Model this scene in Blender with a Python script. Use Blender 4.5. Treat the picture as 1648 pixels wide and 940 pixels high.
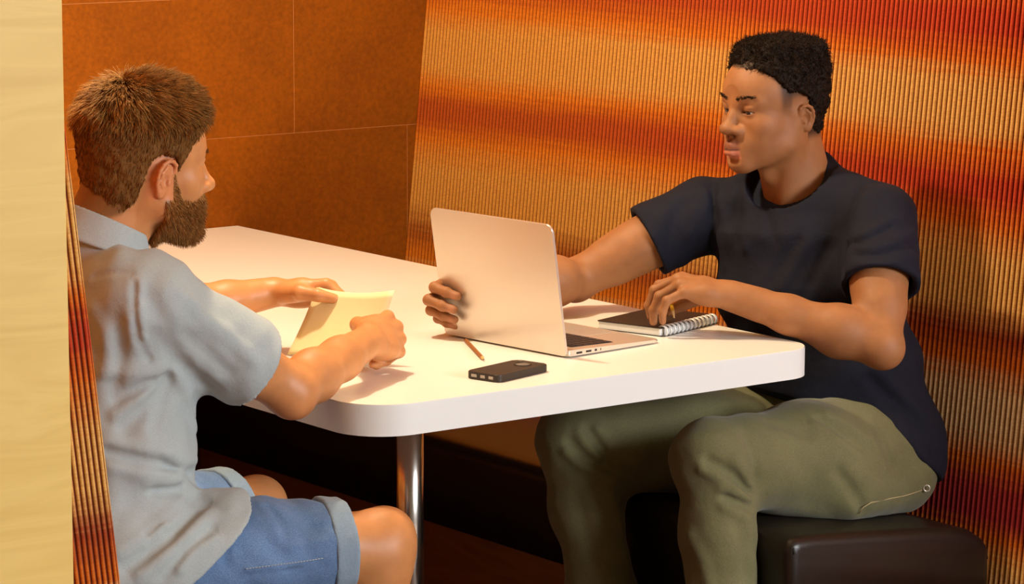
import bpy, bmesh, math, random
import numpy as np
from mathutils import Vector, Matrix

for _o in list(bpy.data.objects):
    bpy.data.objects.remove(_o)
scene = bpy.context.scene
COL = scene.collection
random.seed(7)
RNG = np.random.default_rng(7)

# ---------------------------------------------------------------- camera
CAM_POS = Vector((-3.277, -4.095, 1.720))
CAM_R = Vector((0.80019, -0.59976, 0.00263)).normalized()
CAM_F = Vector((0.5927, 0.7900, -0.1569)).normalized()
CAM_U = CAM_R.cross(CAM_F).normalized()
CAM_R = CAM_F.cross(CAM_U).normalized()
cam_data = bpy.data.cameras.new('camera')
cam_data.sensor_width = 36.0
cam_data.lens = 4952.9 / 1648.0 * 36.0
cam_data.clip_start = 0.05
cam = bpy.data.objects.new('camera', cam_data)
COL.objects.link(cam)
m3 = Matrix((CAM_R, CAM_U, -CAM_F)).transposed()
cam.matrix_world = Matrix.Translation(CAM_POS) @ m3.to_4x4()
scene.camera = cam

# ---------------------------------------------------------------- world, lights, exposure
world = bpy.data.worlds.new('room_ambient')
scene.world = world
world.use_nodes = True
bg = world.node_tree.nodes['Background']
bg.inputs['Color'].default_value = (1.0, 0.72, 0.44, 1)
bg.inputs['Strength'].default_value = 0.14


def add_light(name, kind, loc, target, energy, color, size=0.3, size_y=None, spread=None, spot=None, blend=0.5):
    ld = bpy.data.lights.new(name, kind)
    ld.energy = energy
    ld.color = color
    if kind == 'AREA':
        ld.size = size
        if size_y:
            ld.shape = 'RECTANGLE'
            ld.size_y = size_y
        else:
            ld.shape = 'DISK'
        if spread:
            ld.spread = math.radians(spread)
    else:
        ld.shadow_soft_size = size
    if spot:
        ld.spot_size = math.radians(spot)
        ld.spot_blend = blend
    o = bpy.data.objects.new(name, ld)
    COL.objects.link(o)
    o.location = loc
    d = Vector(target) - Vector(loc)
    o.rotation_euler = d.to_track_quat('-Z', 'Y').to_euler()
    return o


add_light('pendant_lamp_light', 'POINT', (-0.40, 0.66, 2.46), (0.1, 0.6, 0.74), 122, (1.0, 0.84, 0.60), size=0.05)
add_light('room_daylight', 'AREA', (1.3, -5.6, 2.5), (0.0, 0.3, 0.7), 390, (0.94, 0.97, 1.0), size=2.6, size_y=1.6)

vs = scene.view_settings
vs.view_transform = 'Standard'
vs.look = 'None'
vs.exposure = 0.0
vs.gamma = 1.0
vs.use_curve_mapping = False


# ---------------------------------------------------------------- material helpers
def new_mat(name):
    m = bpy.data.materials.new(name)
    m.use_nodes = True
    nt = m.node_tree
    return m, nt, nt.nodes['Principled BSDF']


def N(nt, kind, **kw):
    n = nt.nodes.new(kind)
    for k, v in kw.items():
        if k in ('operation', 'blend_type', 'data_type', 'noise_dimensions', 'wave_type', 'bands_direction',
                 'attribute_name', 'feature', 'wave_profile', 'distance'):
            setattr(n, k, v)
        else:
            n.inputs[k].default_value = v
    return n


def ramp(nt, stops, interp='LINEAR'):
    r = nt.nodes.new('ShaderNodeValToRGB')
    r.color_ramp.interpolation = interp
    e = r.color_ramp.elements
    while len(e) < len(stops):
        e.new(0.5)
    for el, (p, c) in zip(e, stops):
        el.position = p
        el.color = (c[0], c[1], c[2], 1)
    return r


def lin(r, g, b):
    f = lambda c: (c / 255 / 12.92) if c / 255 <= 0.04045 else ((c / 255 + 0.055) / 1.055) ** 2.4
    return (f(r), f(g), f(b))


def mat_plain(name, col, rough=0.5, metal=0.0, spec=0.5, noise=0.0, nscale=40.0, bump=0.0, bscale=200.0, coat=0.0, sheen=0.0):
    m, nt, b = new_mat(name)
    b.inputs['Base Color'].default_value = (*col, 1)
    b.inputs['Roughness'].default_value = rough
    b.inputs['Metallic'].default_value = metal
    b.inputs['Specular IOR Level'].default_value = spec
    b.inputs['Coat Weight'].default_value = coat
    b.inputs['Sheen Weight'].default_value = sheen
    if noise or bump:
        tc = nt.nodes.new('ShaderNodeTexCoord')
    if noise:
        nz = N(nt, 'ShaderNodeTexNoise', Scale=nscale, Detail=5.0, Roughness=0.6)
        nt.links.new(tc.outputs['Object'], nz.inputs['Vector'])
        lo = [c * (1 - noise) for c in col]
        hi = [min(1, c * (1 + noise)) for c in col]
        r = ramp(nt, [(0.3, lo), (0.7, hi)])
        nt.links.new(nz.outputs['Fac'], r.inputs['Fac'])
        nt.links.new(r.outputs['Color'], b.inputs['Base Color'])
    if bump:
        nb = N(nt, 'ShaderNodeTexNoise', Scale=bscale, Detail=4.0)
        nt.links.new(tc.outputs['Object'], nb.inputs['Vector'])
        bp = N(nt, 'ShaderNodeBump', Strength=bump, Distance=0.002)
        nt.links.new(nb.outputs['Fac'], bp.inputs['Height'])
        nt.links.new(bp.outputs['Normal'], b.inputs['Normal'])
    return m


# ---------------------------------------------------------------- mesh helpers
def link(o, parent=None):
    COL.objects.link(o)
    if parent is not None:
        o.parent = parent
    return o


def tag(o, label=None, cat=None, group=None, kind=None):
    if label:
        o['label'] = label
    if cat:
        o['category'] = cat
    if group:
        o['group'] = group
    if kind:
        o['kind'] = kind
    return o


def obj(name, bm, mat, parent=None, smooth=False):
    me = bpy.data.meshes.new(name)
    bm.normal_update()
    bm.to_mesh(me)
    bm.free()
    if smooth:
        me.polygons.foreach_set('use_smooth', np.ones(len(me.polygons), dtype=bool))
    o = bpy.data.objects.new(name, me)
    if mat is not None:
        me.materials.append(mat)
    return link(o, parent)


def empty(name, loc=(0, 0, 0), rz=0.0):
    o = bpy.data.objects.new(name, None)
    o.empty_display_size = 0.1
    o.location = loc
    o.rotation_euler = (0, 0, rz)
    return link(o)


def bm_box(bm, lo, hi, bevel=0.0, seg=2):
    r = bmesh.ops.create_cube(bm, size=1.0)
    c = [(a + b) / 2 for a, b in zip(lo, hi)]
    s = [b - a for a, b in zip(lo, hi)]
    for v in r['verts']:
        v.co = Vector((v.co.x * s[0] + c[0], v.co.y * s[1] + c[1], v.co.z * s[2] + c[2]))
    if bevel:
        es = list({e for v in r['verts'] for e in v.link_edges})
        bmesh.ops.bevel(bm, geom=es, offset=bevel, segments=seg, profile=0.5, affect='EDGES')
    return bm


def box(name, lo, hi, mat, parent=None, bevel=0.0, seg=2, smooth=False):
    return obj(name, bm_box(bmesh.new(), lo, hi, bevel, seg), mat, parent, smooth)


def rounded_rect(x0, x1, y0, y1, rads, seg=10):
    # corner order: x0y0, x1y0, x1y1, x0y1 (counter-clockwise)
    pts = []
    cs = [(x0, y0, 180), (x1, y0, 270), (x1, y1, 0), (x0, y1, 90)]
    for (cx, cy, a0), rd in zip(cs, rads):
        sx = 1 if cx == x0 else -1
        sy = 1 if cy == y0 else -1
        if rd <= 0:
            pts.append((cx, cy))
            continue
        for i in range(seg + 1):
            a = math.radians(a0 + 90 * i / seg)
            pts.append((cx + sx * rd + rd * math.cos(a), cy + sy * rd + rd * math.sin(a)))
    return pts


def bm_prism(bm, pts, z0, z1, bevel=0.0, seg=2):
    vb = [bm.verts.new((x, y, z0)) for x, y in pts]
    vt = [bm.verts.new((x, y, z1)) for x, y in pts]
    n = len(pts)
    bm.faces.new(vt)
    bm.faces.new(vb[::-1])
    top_edges = []
    for i in range(n):
        bm.faces.new((vb[i], vb[(i + 1) % n], vt[(i + 1) % n], vt[i]))
    if bevel:
        bm.edges.ensure_lookup_table()
        es = [e for e in bm.edges if abs(e.verts[0].co.z - e.verts[1].co.z) < 1e-7 and e.verts[0] in set(vt + vb)]
        bmesh.ops.bevel(bm, geom=es, offset=bevel, segments=seg, profile=0.5, affect='EDGES')
    return bm


def tube_bm(bm, path, rad, sides=8, closed=False, cap=True):
    # path: list of Vector ; rad: float or list
    n = len(path)
    P = [Vector(p) for p in path]
    rr = rad if isinstance(rad, (list, tuple)) else [rad] * n
    rings = []
    up = Vector((0, 0, 1))
    t0 = (P[1] - P[0]).normalized()
    if abs(t0.dot(up)) > 0.95:
        up = Vector((1, 0, 0))
    nx = t0.cross(up).normalized()
    for i in range(n):
        if closed:
            t = (P[(i + 1) % n] - P[i - 1]).normalized()
        else:
            t = (P[min(i + 1, n - 1)] - P[max(i - 1, 0)]).normalized()
        nx = (nx - t * nx.dot(t)).normalized()
        ny = t.cross(nx)
        rings.append([bm.verts.new(P[i] + (nx * math.cos(2 * math.pi * k / sides) + ny * math.sin(2 * math.pi * k / sides)) * rr[i]) for k in range(sides)])
    for i in range(n - 1 + (1 if closed else 0)):
        a, b = rings[i], rings[(i + 1) % n]
        for k in range(sides):
            bm.faces.new((a[k], a[(k + 1) % sides], b[(k + 1) % sides], b[k]))
    if cap and not closed:
        bm.faces.new(rings[0][::-1])
        bm.faces.new(rings[-1])
    return bm


def lathe_bm(bm, prof, sides=32, center=(0, 0, 0)):
    rings = []
    for r, z in prof:
        rings.append([bm.verts.new((center[0] + r * math.cos(2 * math.pi * k / sides), center[1] + r * math.sin(2 * math.pi * k / sides), center[2] + z)) for k in range(sides)])
    for a, b in zip(rings, rings[1:]):
        for k in range(sides):
            bm.faces.new((a[k], a[(k + 1) % sides], b[(k + 1) % sides], b[k]))
    bm.faces.new(rings[0][::-1])
    bm.faces.new(rings[-1])
    return bm


# ---------------------------------------------------------------- surface materials
def mat_ribbed(name, shade=(1.0, 1.0, 1.0)):
    # woven cord upholstery: colour bands change with height, fine weft flecks on top
    m, nt, b = new_mat(name)
    geo = nt.nodes.new('ShaderNodeNewGeometry')
    sep = nt.nodes.new('ShaderNodeSeparateXYZ')
    nt.links.new(geo.outputs['Position'], sep.inputs[0])
    # long slow wobble of the bands
    mp = N(nt, 'ShaderNodeMapping', Scale=(0.8, 0.8, 7.0))
    nt.links.new(geo.outputs['Position'], mp.inputs['Vector'])
    nz = N(nt, 'ShaderNodeTexNoise', Scale=1.0, Detail=3.0)
    nt.links.new(mp.outputs[0], nz.inputs['Vector'])
    mpf = N(nt, 'ShaderNodeMapping', Scale=(2.0, 2.0, 110.0))
    nt.links.new(geo.outputs['Position'], mpf.inputs['Vector'])
    nf = N(nt, 'ShaderNodeTexNoise', Scale=1.0, Detail=3.0, Roughness=0.7)
    nt.links.new(mpf.outputs[0], nf.inputs['Vector'])
    a1 = N(nt, 'ShaderNodeMath', operation='MULTIPLY_ADD')
    a1.inputs[1].default_value = 0.07
    nt.links.new(nz.outputs['Fac'], a1.inputs[0])
    nt.links.new(sep.outputs['Z'], a1.inputs[2])
    a2 = N(nt, 'ShaderNodeMath', operation='MULTIPLY_ADD')
    a2.inputs[1].default_value = 0.06
    nt.links.new(nf.outputs['Fac'], a2.inputs[0])
    nt.links.new(a1.outputs[0], a2.inputs[2])
    a3 = N(nt, 'ShaderNodeMath', operation='SUBTRACT')
    a3.inputs[1].default_value = 0.065
    nt.links.new(a2.outputs[0], a3.inputs[0])
    mr = N(nt, 'ShaderNodeMapRange')
    mr.clamp = False
    mr.inputs['From Min'].default_value = 0.15
    mr.inputs['From Max'].default_value = 1.45
    nt.links.new(a3.outputs[0], mr.inputs['Value'])
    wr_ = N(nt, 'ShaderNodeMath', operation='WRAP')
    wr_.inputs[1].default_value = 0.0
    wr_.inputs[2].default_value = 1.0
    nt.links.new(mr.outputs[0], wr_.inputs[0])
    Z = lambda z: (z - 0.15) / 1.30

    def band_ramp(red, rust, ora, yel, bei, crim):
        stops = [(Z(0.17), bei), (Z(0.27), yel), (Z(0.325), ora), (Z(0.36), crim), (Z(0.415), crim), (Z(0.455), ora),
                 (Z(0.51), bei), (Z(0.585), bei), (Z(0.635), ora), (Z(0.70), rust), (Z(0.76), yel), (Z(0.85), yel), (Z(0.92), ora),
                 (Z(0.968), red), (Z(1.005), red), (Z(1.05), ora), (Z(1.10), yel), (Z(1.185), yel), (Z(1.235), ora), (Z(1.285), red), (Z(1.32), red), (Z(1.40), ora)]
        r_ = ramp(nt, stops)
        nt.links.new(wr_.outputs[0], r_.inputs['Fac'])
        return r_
    # the bands turn redder and paler towards the open end of the booth
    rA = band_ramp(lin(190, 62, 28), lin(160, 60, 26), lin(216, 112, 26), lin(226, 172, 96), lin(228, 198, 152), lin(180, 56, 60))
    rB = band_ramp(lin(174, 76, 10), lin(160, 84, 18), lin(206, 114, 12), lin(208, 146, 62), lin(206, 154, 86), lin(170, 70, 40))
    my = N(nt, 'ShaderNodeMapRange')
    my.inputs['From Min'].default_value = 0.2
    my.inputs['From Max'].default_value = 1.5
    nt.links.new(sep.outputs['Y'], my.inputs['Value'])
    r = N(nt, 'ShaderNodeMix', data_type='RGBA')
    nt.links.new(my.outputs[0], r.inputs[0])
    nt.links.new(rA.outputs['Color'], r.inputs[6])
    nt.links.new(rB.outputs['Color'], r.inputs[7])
    sh_ = N(nt, 'ShaderNodeMix', data_type='RGBA', blend_type='MULTIPLY')
    sh_.inputs[0].default_value = 1.0
    sh_.inputs[7].default_value = (*shade, 1)
    nt.links.new(r.outputs[2], sh_.inputs[6])
    # weft flecks
    mp2 = N(nt, 'ShaderNodeMapping', Scale=(60.0, 60.0, 420.0))
    nt.links.new(geo.outputs['Position'], mp2.inputs['Vector'])
    n2 = N(nt, 'ShaderNodeTexNoise', Scale=1.0, Detail=2.0)
    nt.links.new(mp2.outputs[0], n2.inputs['Vector'])
    r2 = ramp(nt, [(0.30, (0.80, 0.74, 0.7)), (0.55, (1.0, 1.0, 1.0)), (0.75, (1.12, 1.1, 1.06))])
    nt.links.new(n2.outputs['Fac'], r2.inputs['Fac'])
    mx = N(nt, 'ShaderNodeMix', data_type='RGBA', blend_type='MULTIPLY')
    mx.inputs[0].default_value = 0.8
    nt.links.new(sh_.outputs[2], mx.inputs[6])
    nt.links.new(r2.outputs['Color'], mx.inputs[7])
    nt.links.new(mx.outputs[2], b.inputs['Base Color'])
    b.inputs['Roughness'].default_value = 0.75
    b.inputs['Specular IOR Level'].default_value = 0.25
    return m


def mat_rust_panel():
    m, nt, b = new_mat('rust_fibre_panel')
    tc = nt.nodes.new('ShaderNodeTexCoord')
    n1 = N(nt, 'ShaderNodeTexNoise', Scale=3.0, Detail=3.0)
    n2 = N(nt, 'ShaderNodeTexNoise', Scale=90.0, Detail=5.0, Roughness=0.7)
    for n in (n1, n2):
        nt.links.new(tc.outputs['Object'], n.inputs['Vector'])
    r1 = ramp(nt, [(0.3, lin(124, 64, 0)), (0.7, lin(150, 80, 1))])
    nt.links.new(n1.outputs['Fac'], r1.inputs['Fac'])
    r2 = ramp(nt, [(0.30, (0.72, 0.70, 0.66)), (0.55, (1, 1, 1)), (0.80, (1.35, 1.3, 1.2))])
    nt.links.new(n2.outputs['Fac'], r2.inputs['Fac'])
    mx = N(nt, 'ShaderNodeMix', data_type='RGBA', blend_type='MULTIPLY')
    mx.inputs[0].default_value = 0.8
    nt.links.new(r1.outputs['Color'], mx.inputs[6])
    nt.links.new(r2.outputs['Color'], mx.inputs[7])
    nt.links.new(mx.outputs[2], b.inputs['Base Color'])
    b.inputs['Roughness'].default_value = 0.8
    b.inputs['Specular IOR Level'].default_value = 0.15
    bp = N(nt, 'ShaderNodeBump', Strength=0.15, Distance=0.002)
    nt.links.new(n2.outputs['Fac'], bp.inputs['Height'])
    nt.links.new(bp.outputs['Normal'], b.inputs['Normal'])
    return m


def mat_wood(name, c0, c1, scale=(1.2, 1.2, 9.0), rough=0.45):
    m, nt, b = new_mat(name)
    tc = nt.nodes.new('ShaderNodeTexCoord')
    mp = N(nt, 'ShaderNodeMapping', Scale=scale)
    nt.links.new(tc.outputs['Object'], mp.inputs['Vector'])
    n1 = N(nt, 'ShaderNodeTexNoise', Scale=2.2, Detail=4.0, Distortion=1.2)
    nt.links.new(mp.outputs[0], n1.inputs['Vector'])
    r = ramp(nt, [(0.25, c0), (0.5, c1), (0.62, [a * 0.55 + c * 0.45 for a, c in zip(c0, c1)]), (0.8, c1)])
    nt.links.new(n1.outputs['Fac'], r.inputs['Fac'])
    nt.links.new(r.outputs['Color'], b.inputs['Base Color'])
    b.inputs['Roughness'].default_value = rough
    return m


M_RIB = mat_ribbed('woven_cord_upholstery')
M_GROOVE = mat_ribbed('cord_groove_painted_shade', (0.30, 0.20, 0.16))  # darkened copy of the cord colours: groove shade put into the colour
M_RUST = mat_rust_panel()
M_JOINT = mat_plain('pale_joint_board', lin(186, 118, 58), 0.8)
M_BIRCH = mat_wood('birch_veneer', lin(218, 178, 92), lin(232, 196, 112), (1.0, 1.0, 7.0), 0.5)
M_FLOOR = mat_wood('dark_oak_floor', lin(100, 66, 34), lin(124, 84, 46), (1.0, 12.0, 1.0), 0.55)
M_PLINTH = mat_wood('brown_plinth_wood', lin(110, 70, 34), lin(134, 88, 46), (8.0, 1.0, 8.0), 0.6)
M_LAM = mat_plain('white_laminate', lin(240, 236, 228), 0.28, spec=0.5)
M_EDGE = mat_plain('white_edge_band', lin(232, 234, 232), 0.4)
M_CHROME = mat_plain('chrome', (0.80, 0.76, 0.70), 0.20, metal=1.0)
M_CEIL = mat_plain('warm_white_plaster', lin(225, 205, 170), 0.9)
M_LEATHER = mat_plain('black_leather', lin(28, 22, 18), 0.36, spec=0.5, noise=0.12, nscale=14, bump=0.12, bscale=220)
M_SEAM = mat_plain('black_leather_seam', lin(24, 19, 16), 0.5)

# ---------------------------------------------------------------- setting
tag(box('floor', (-4.0, -6.0, -0.05), (3.0, 2.2, 0.0), M_FLOOR), kind='structure')

# back wall: backing board and rust-coloured panels with fine pale joints between them
wb = box('wall_back', (-2.2, 2.0151, 0.0), (1.9, 2.10, 2.9), M_JOINT)
tag(wb, kind='structure')
g = 0.0008
Z1, Z2 = 0.948, 1.274
for (xa, xb, za, zb) in ((-2.2, -0.213, 0.0, Z1), (-0.213, 0.987, 0.0, Z1), (0.987, 1.9, 0.0, Z1),
                         (-2.2, -0.538, Z1, Z2), (-0.538, 0.662, Z1, Z2), (0.662, 1.9, Z1, Z2),
                         (-2.2, -0.613, Z2, 2.9), (-0.613, 0.662, Z2, 2.9), (0.662, 1.9, Z2, 2.9)):
    box('panel', (xa + g, 2.0145, za + g), (xb - g, 2.0150, zb - g), M_RUST, wb)


def corded_face(origin, du, dv, nrm, width, height, pitch, depth, seg=6):
    # a sheet of upright round cords, side by side
    bm = bmesh.new()
    n = int(round(width / pitch))
    o, du, dv, nrm = (Vector(v) for v in (origin, du, dv, nrm))
    rows = []
    us, ds = [], []
    for i in range(n):
        for k in range(seg):
            a = math.pi * (k + 0.5) / seg
            us.append((i + 0.5 - 0.34 * math.cos(a)) * pitch)
            ds.append(depth * math.sin(a) ** 0.8)
        us.append((i + 1.0) * pitch)
        ds.append(-depth * 0.8)
    nv = 2
    for j in range(nv):
        rows.append([bm.verts.new(o + du * u + nrm * d + dv * (height * j / (nv - 1))) for u, d in zip(us, ds)])
    for j in range(nv - 1):
        for k in range(len(us) - 1):
            f = bm.faces.new((rows[j][k], rows[j][k + 1], rows[j + 1][k + 1], rows[j + 1][k]))
            f.material_index = 1 if (k % (seg + 1)) >= seg - 1 else 0
    return bm


# right wall: leaning upholstered back of the booth
SL = 0.1046
x_at = lambda z: 0.985 + (z - 0.617) * SL
dv = Vector((SL, 0, 1)).normalized()
nr = Vector((-1, 0, SL)).normalized()
hgt = 2.9 / dv.z
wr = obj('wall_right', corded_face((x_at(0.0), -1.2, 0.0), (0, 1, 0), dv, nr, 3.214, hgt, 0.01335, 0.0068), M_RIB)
for p_ in wr.data.polygons:
    p_.use_smooth = True
wr.data.materials.append(M_GROOVE)
tag(wr, kind='structure')
bm = bmesh.new()
vv = [bm.verts.new(c) for c in ((x_at(0) + .004, -1.2, 0), (1.6, -1.2, 0), (1.6, -1.2, 2.9), (x_at(2.9) + .004, -1.2, 2.9),
                                (x_at(0) + .004, 2.0, 0), (1.6, 2.0, 0), (1.6, 2.0, 2.9), (x_at(2.9) + .004, 2.0, 2.9))]
for q in ((0, 1, 2, 3), (7, 6, 5, 4), (0, 4, 5, 1), (1, 5, 6, 2), (2, 6, 7, 3), (3, 7, 4, 0)):
    bm.faces.new([vv[i] for i in q])
obj('backing', bm, mat_plain('dark_red_backing', lin(84, 26, 14), 0.9), wr)

# left wall: birch end panel, and behind it the booth back whose wedge-shaped end is covered with cords
wl = box('wall_left', (-3.2, -0.395, 0.0), (-1.262, -0.365, 2.9), M_BIRCH, bevel=0.002)
tag(wl, kind='structure')
SLL = (1.243 - 1.167) / (1.30 - 0.62)
xl_at = lambda z: -1.167 - (z - 0.62) * SLL
bm = bmesh.new()
prof = [(xl_at(0.0), 0.0), (xl_at(1.9), 1.9), (-1.46, 1.9), (-1.46, 0.0)]
fr = [bm.verts.new((x, -0.352, z)) for x, z in prof]
bk = [bm.verts.new((x, 2.0, z)) for x, z in prof]
bm.faces.new(fr)
bm.faces.new(bk[::-1])
for i in range(4):
    bm.faces.new((fr[i], bk[i], bk[(i + 1) % 4], fr[(i + 1) % 4]))
bmesh.ops.recalc_face_normals(bm, faces=bm.faces)
bb = obj('booth_back', bm, mat_plain('booth_core', lin(120, 52, 20), 0.9), wl)
dl = Vector((-SLL, 0, 1)).normalized()
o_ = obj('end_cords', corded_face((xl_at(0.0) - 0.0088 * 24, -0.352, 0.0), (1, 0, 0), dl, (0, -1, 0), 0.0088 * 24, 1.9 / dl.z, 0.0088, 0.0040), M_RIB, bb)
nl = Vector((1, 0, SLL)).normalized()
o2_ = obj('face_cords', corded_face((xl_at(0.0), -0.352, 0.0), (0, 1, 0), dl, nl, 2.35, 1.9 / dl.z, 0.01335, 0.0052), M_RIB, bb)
o_.data.materials.append(M_GROOVE)
o2_.data.materials.append(M_GROOVE)
tag(box('ceiling', (-4.0, -6.0, 2.9), (3.0, 2.2, 2.95), M_CEIL), kind='structure')

# ---------------------------------------------------------------- table
tbl = tag(empty('table', (0, 0, 0)), 'long white laminate table with rounded corners between the two seated men', 'table')
R_ = 0.095
pts = rounded_rect(-0.5, 0.5, 0.0, 2.012, (R_, 0.07, 0.0, 0.0), 40)
obj('table_top', bm_prism(bmesh.new(), pts, 0.689, 0.740, 0.0015, 1), M_LAM, tbl)
pe = rounded_rect(-0.5012, 0.5012, -0.0012, 2.012, (R_ + .001, 0.071, 0.0, 0.0), 40)
bm = bmesh.new()
lo = [bm.verts.new((x, y, 0.6865)) for x, y in pe]
hi = [bm.verts.new((x, y, 0.7385)) for x, y in pe]
n_ = len(pe)
for i in range(n_):
    if i != n_ - 2:
        bm.faces.new((lo[i], lo[(i + 1) % n_], hi[(i + 1) % n_], hi[i]))
li = [bm.verts.new((x * 0.985, y * 0.99 + 0.008, 0.6865)) for x, y in pe]
for i in range(n_):
    if i == n_ - 2:
        continue
    bm.faces.new((li[i], li[(i + 1) % n_], lo[(i + 1) % n_], lo[i]))
eb = obj('edge_band', bm, M_EDGE, tbl)
obj('pedestal', lathe_bm(bmesh.new(), [(0.026, 0.012), (0.026, 0.672)], 40, (-0.017, 0.57, 0)), M_CHROME, tbl, True)
for f_ in tbl.children[-1].data.polygons:
    if len(f_.vertices) > 4:
        f_.use_smooth = False
obj('mounting_plate', lathe_bm(bmesh.new(), [(0.10, 0.672), (0.10, 0.689)], 32, (-0.017, 0.57, 0)), M_CHROME, tbl)
obj('foot_disc', lathe_bm(bmesh.new(), [(0.26, 0.0), (0.26, 0.008), (0.24, 0.014), (0.03, 0.02)], 48, (-0.017, 0.57, 0)), M_CHROME, tbl)


# ---------------------------------------------------------------- benches: leather seat falling slightly towards the back, on a wooden plinth
def make_bench(sx, xf, y0, y1, label):
    # sx = +1: seat front faces -x ; sx = -1: mirrored ; xf = front x
    t = tag(empty('bench', (xf + sx * 0.26, (y0 + y1) / 2, 0)), label, 'bench', 'leather benches of the booth')
    ox, oy = xf + sx * 0.26, (y0 + y1) / 2
    prof = [(0.0, 0.232), (0.0, 0.385), (0.004, 0.399), (0.012, 0.408), (0.026, 0.412), (0.06, 0.412), (0.18, 0.4005), (0.32, 0.386), (0.42, 0.374), (0.468, 0.362),
            (0.498, 0.343), (0.513, 0.318), (0.518, 0.29), (0.518, 0.232)]
    bm = bmesh.new()
    rings = []
    rr = 0.022
    ys = []
    for i in range(5):
        a = math.pi / 2 * i / 4
        ys.append((y0 + rr * (1 - math.sin(a)), rr * (1 - math.cos(math.pi / 2 - a)) if False else rr * (1 - math.sin(a))))
    stations = [(y0 + rr * (1 - math.cos(math.pi / 2 * i / 4)), rr * (1 - math.sin(math.pi / 2 * i / 4))) for i in range(5)]
    stations = stations + [(y1 - (y - y0), ins) for y, ins in reversed(stations)]
    cx0 = sum(p[0] for p in prof) / len(prof)
    for y, ins in stations:
        ring = []
        for k, (px, pz) in enumerate(prof):
            qx = min(max(px, ins), 0.518 - ins)
            lim = np.interp(qx, [p[0] for p in prof[4:]], [p[1] for p in prof[4:]]) if qx > 0.026 else pz
            qz = pz if pz <= 0.232 else max(0.232, min(pz, pz - ins if pz > 0.33 else pz))
            ring.append(bm.verts.new((sx * (qx - 0.26), y - oy, qz)))
        rings.append(ring)
    n = len(prof)
    for a, b in zip(rings, rings[1:]):
        for k in range(n):
            bm.faces.new((a[k], a[(k + 1) % n], b[(k + 1) % n], b[k]))
    bm.faces.new(rings[0])
    bm.faces.new(rings[-1][::-1])
    bmesh.ops.recalc_face_normals(bm, faces=bm.faces)
    c = obj('seat_cushion', bm, M_LEATHER, t, True)
    bm = bmesh.new()
    path = [Vector((sx * (px - 0.26), y0 - oy + 0.004, pz - 0.016)) for px, pz in prof[2:-2]]
    path[0].x = sx * (0.012 - 0.26)
    path[-1].x = sx * (0.508 - 0.26)
    tube_bm(bm, path, 0.0024, 6)
    obj('seam', bm, M_SEAM, c, True)
    xs = sorted((sx * (0.02 - 0.26), sx * (0.50 - 0.26)))
    obj('plinth', bm_box(bmesh.new(), (xs[0], y0 + 0.04 - oy, 0.0), (xs[1], y1 - oy, 0.231)), M_PLINTH, t)
    return t


make_bench(1, 0.364, -0.078, 2.005, 'black leather bench under the man in the navy shirt')
make_bench(-1, -0.578, -0.20, 2.005, 'black leather bench under the man in the grey shirt')


# ================================================================ figure modelling: distance fields turned into meshes
def V3(*a):
    return np.array(a if len(a) > 1 else a[0], dtype=np.float64)


def unit(v):
    v = np.asarray(v, dtype=np.float64)
    return v / np.linalg.norm(v)


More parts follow.
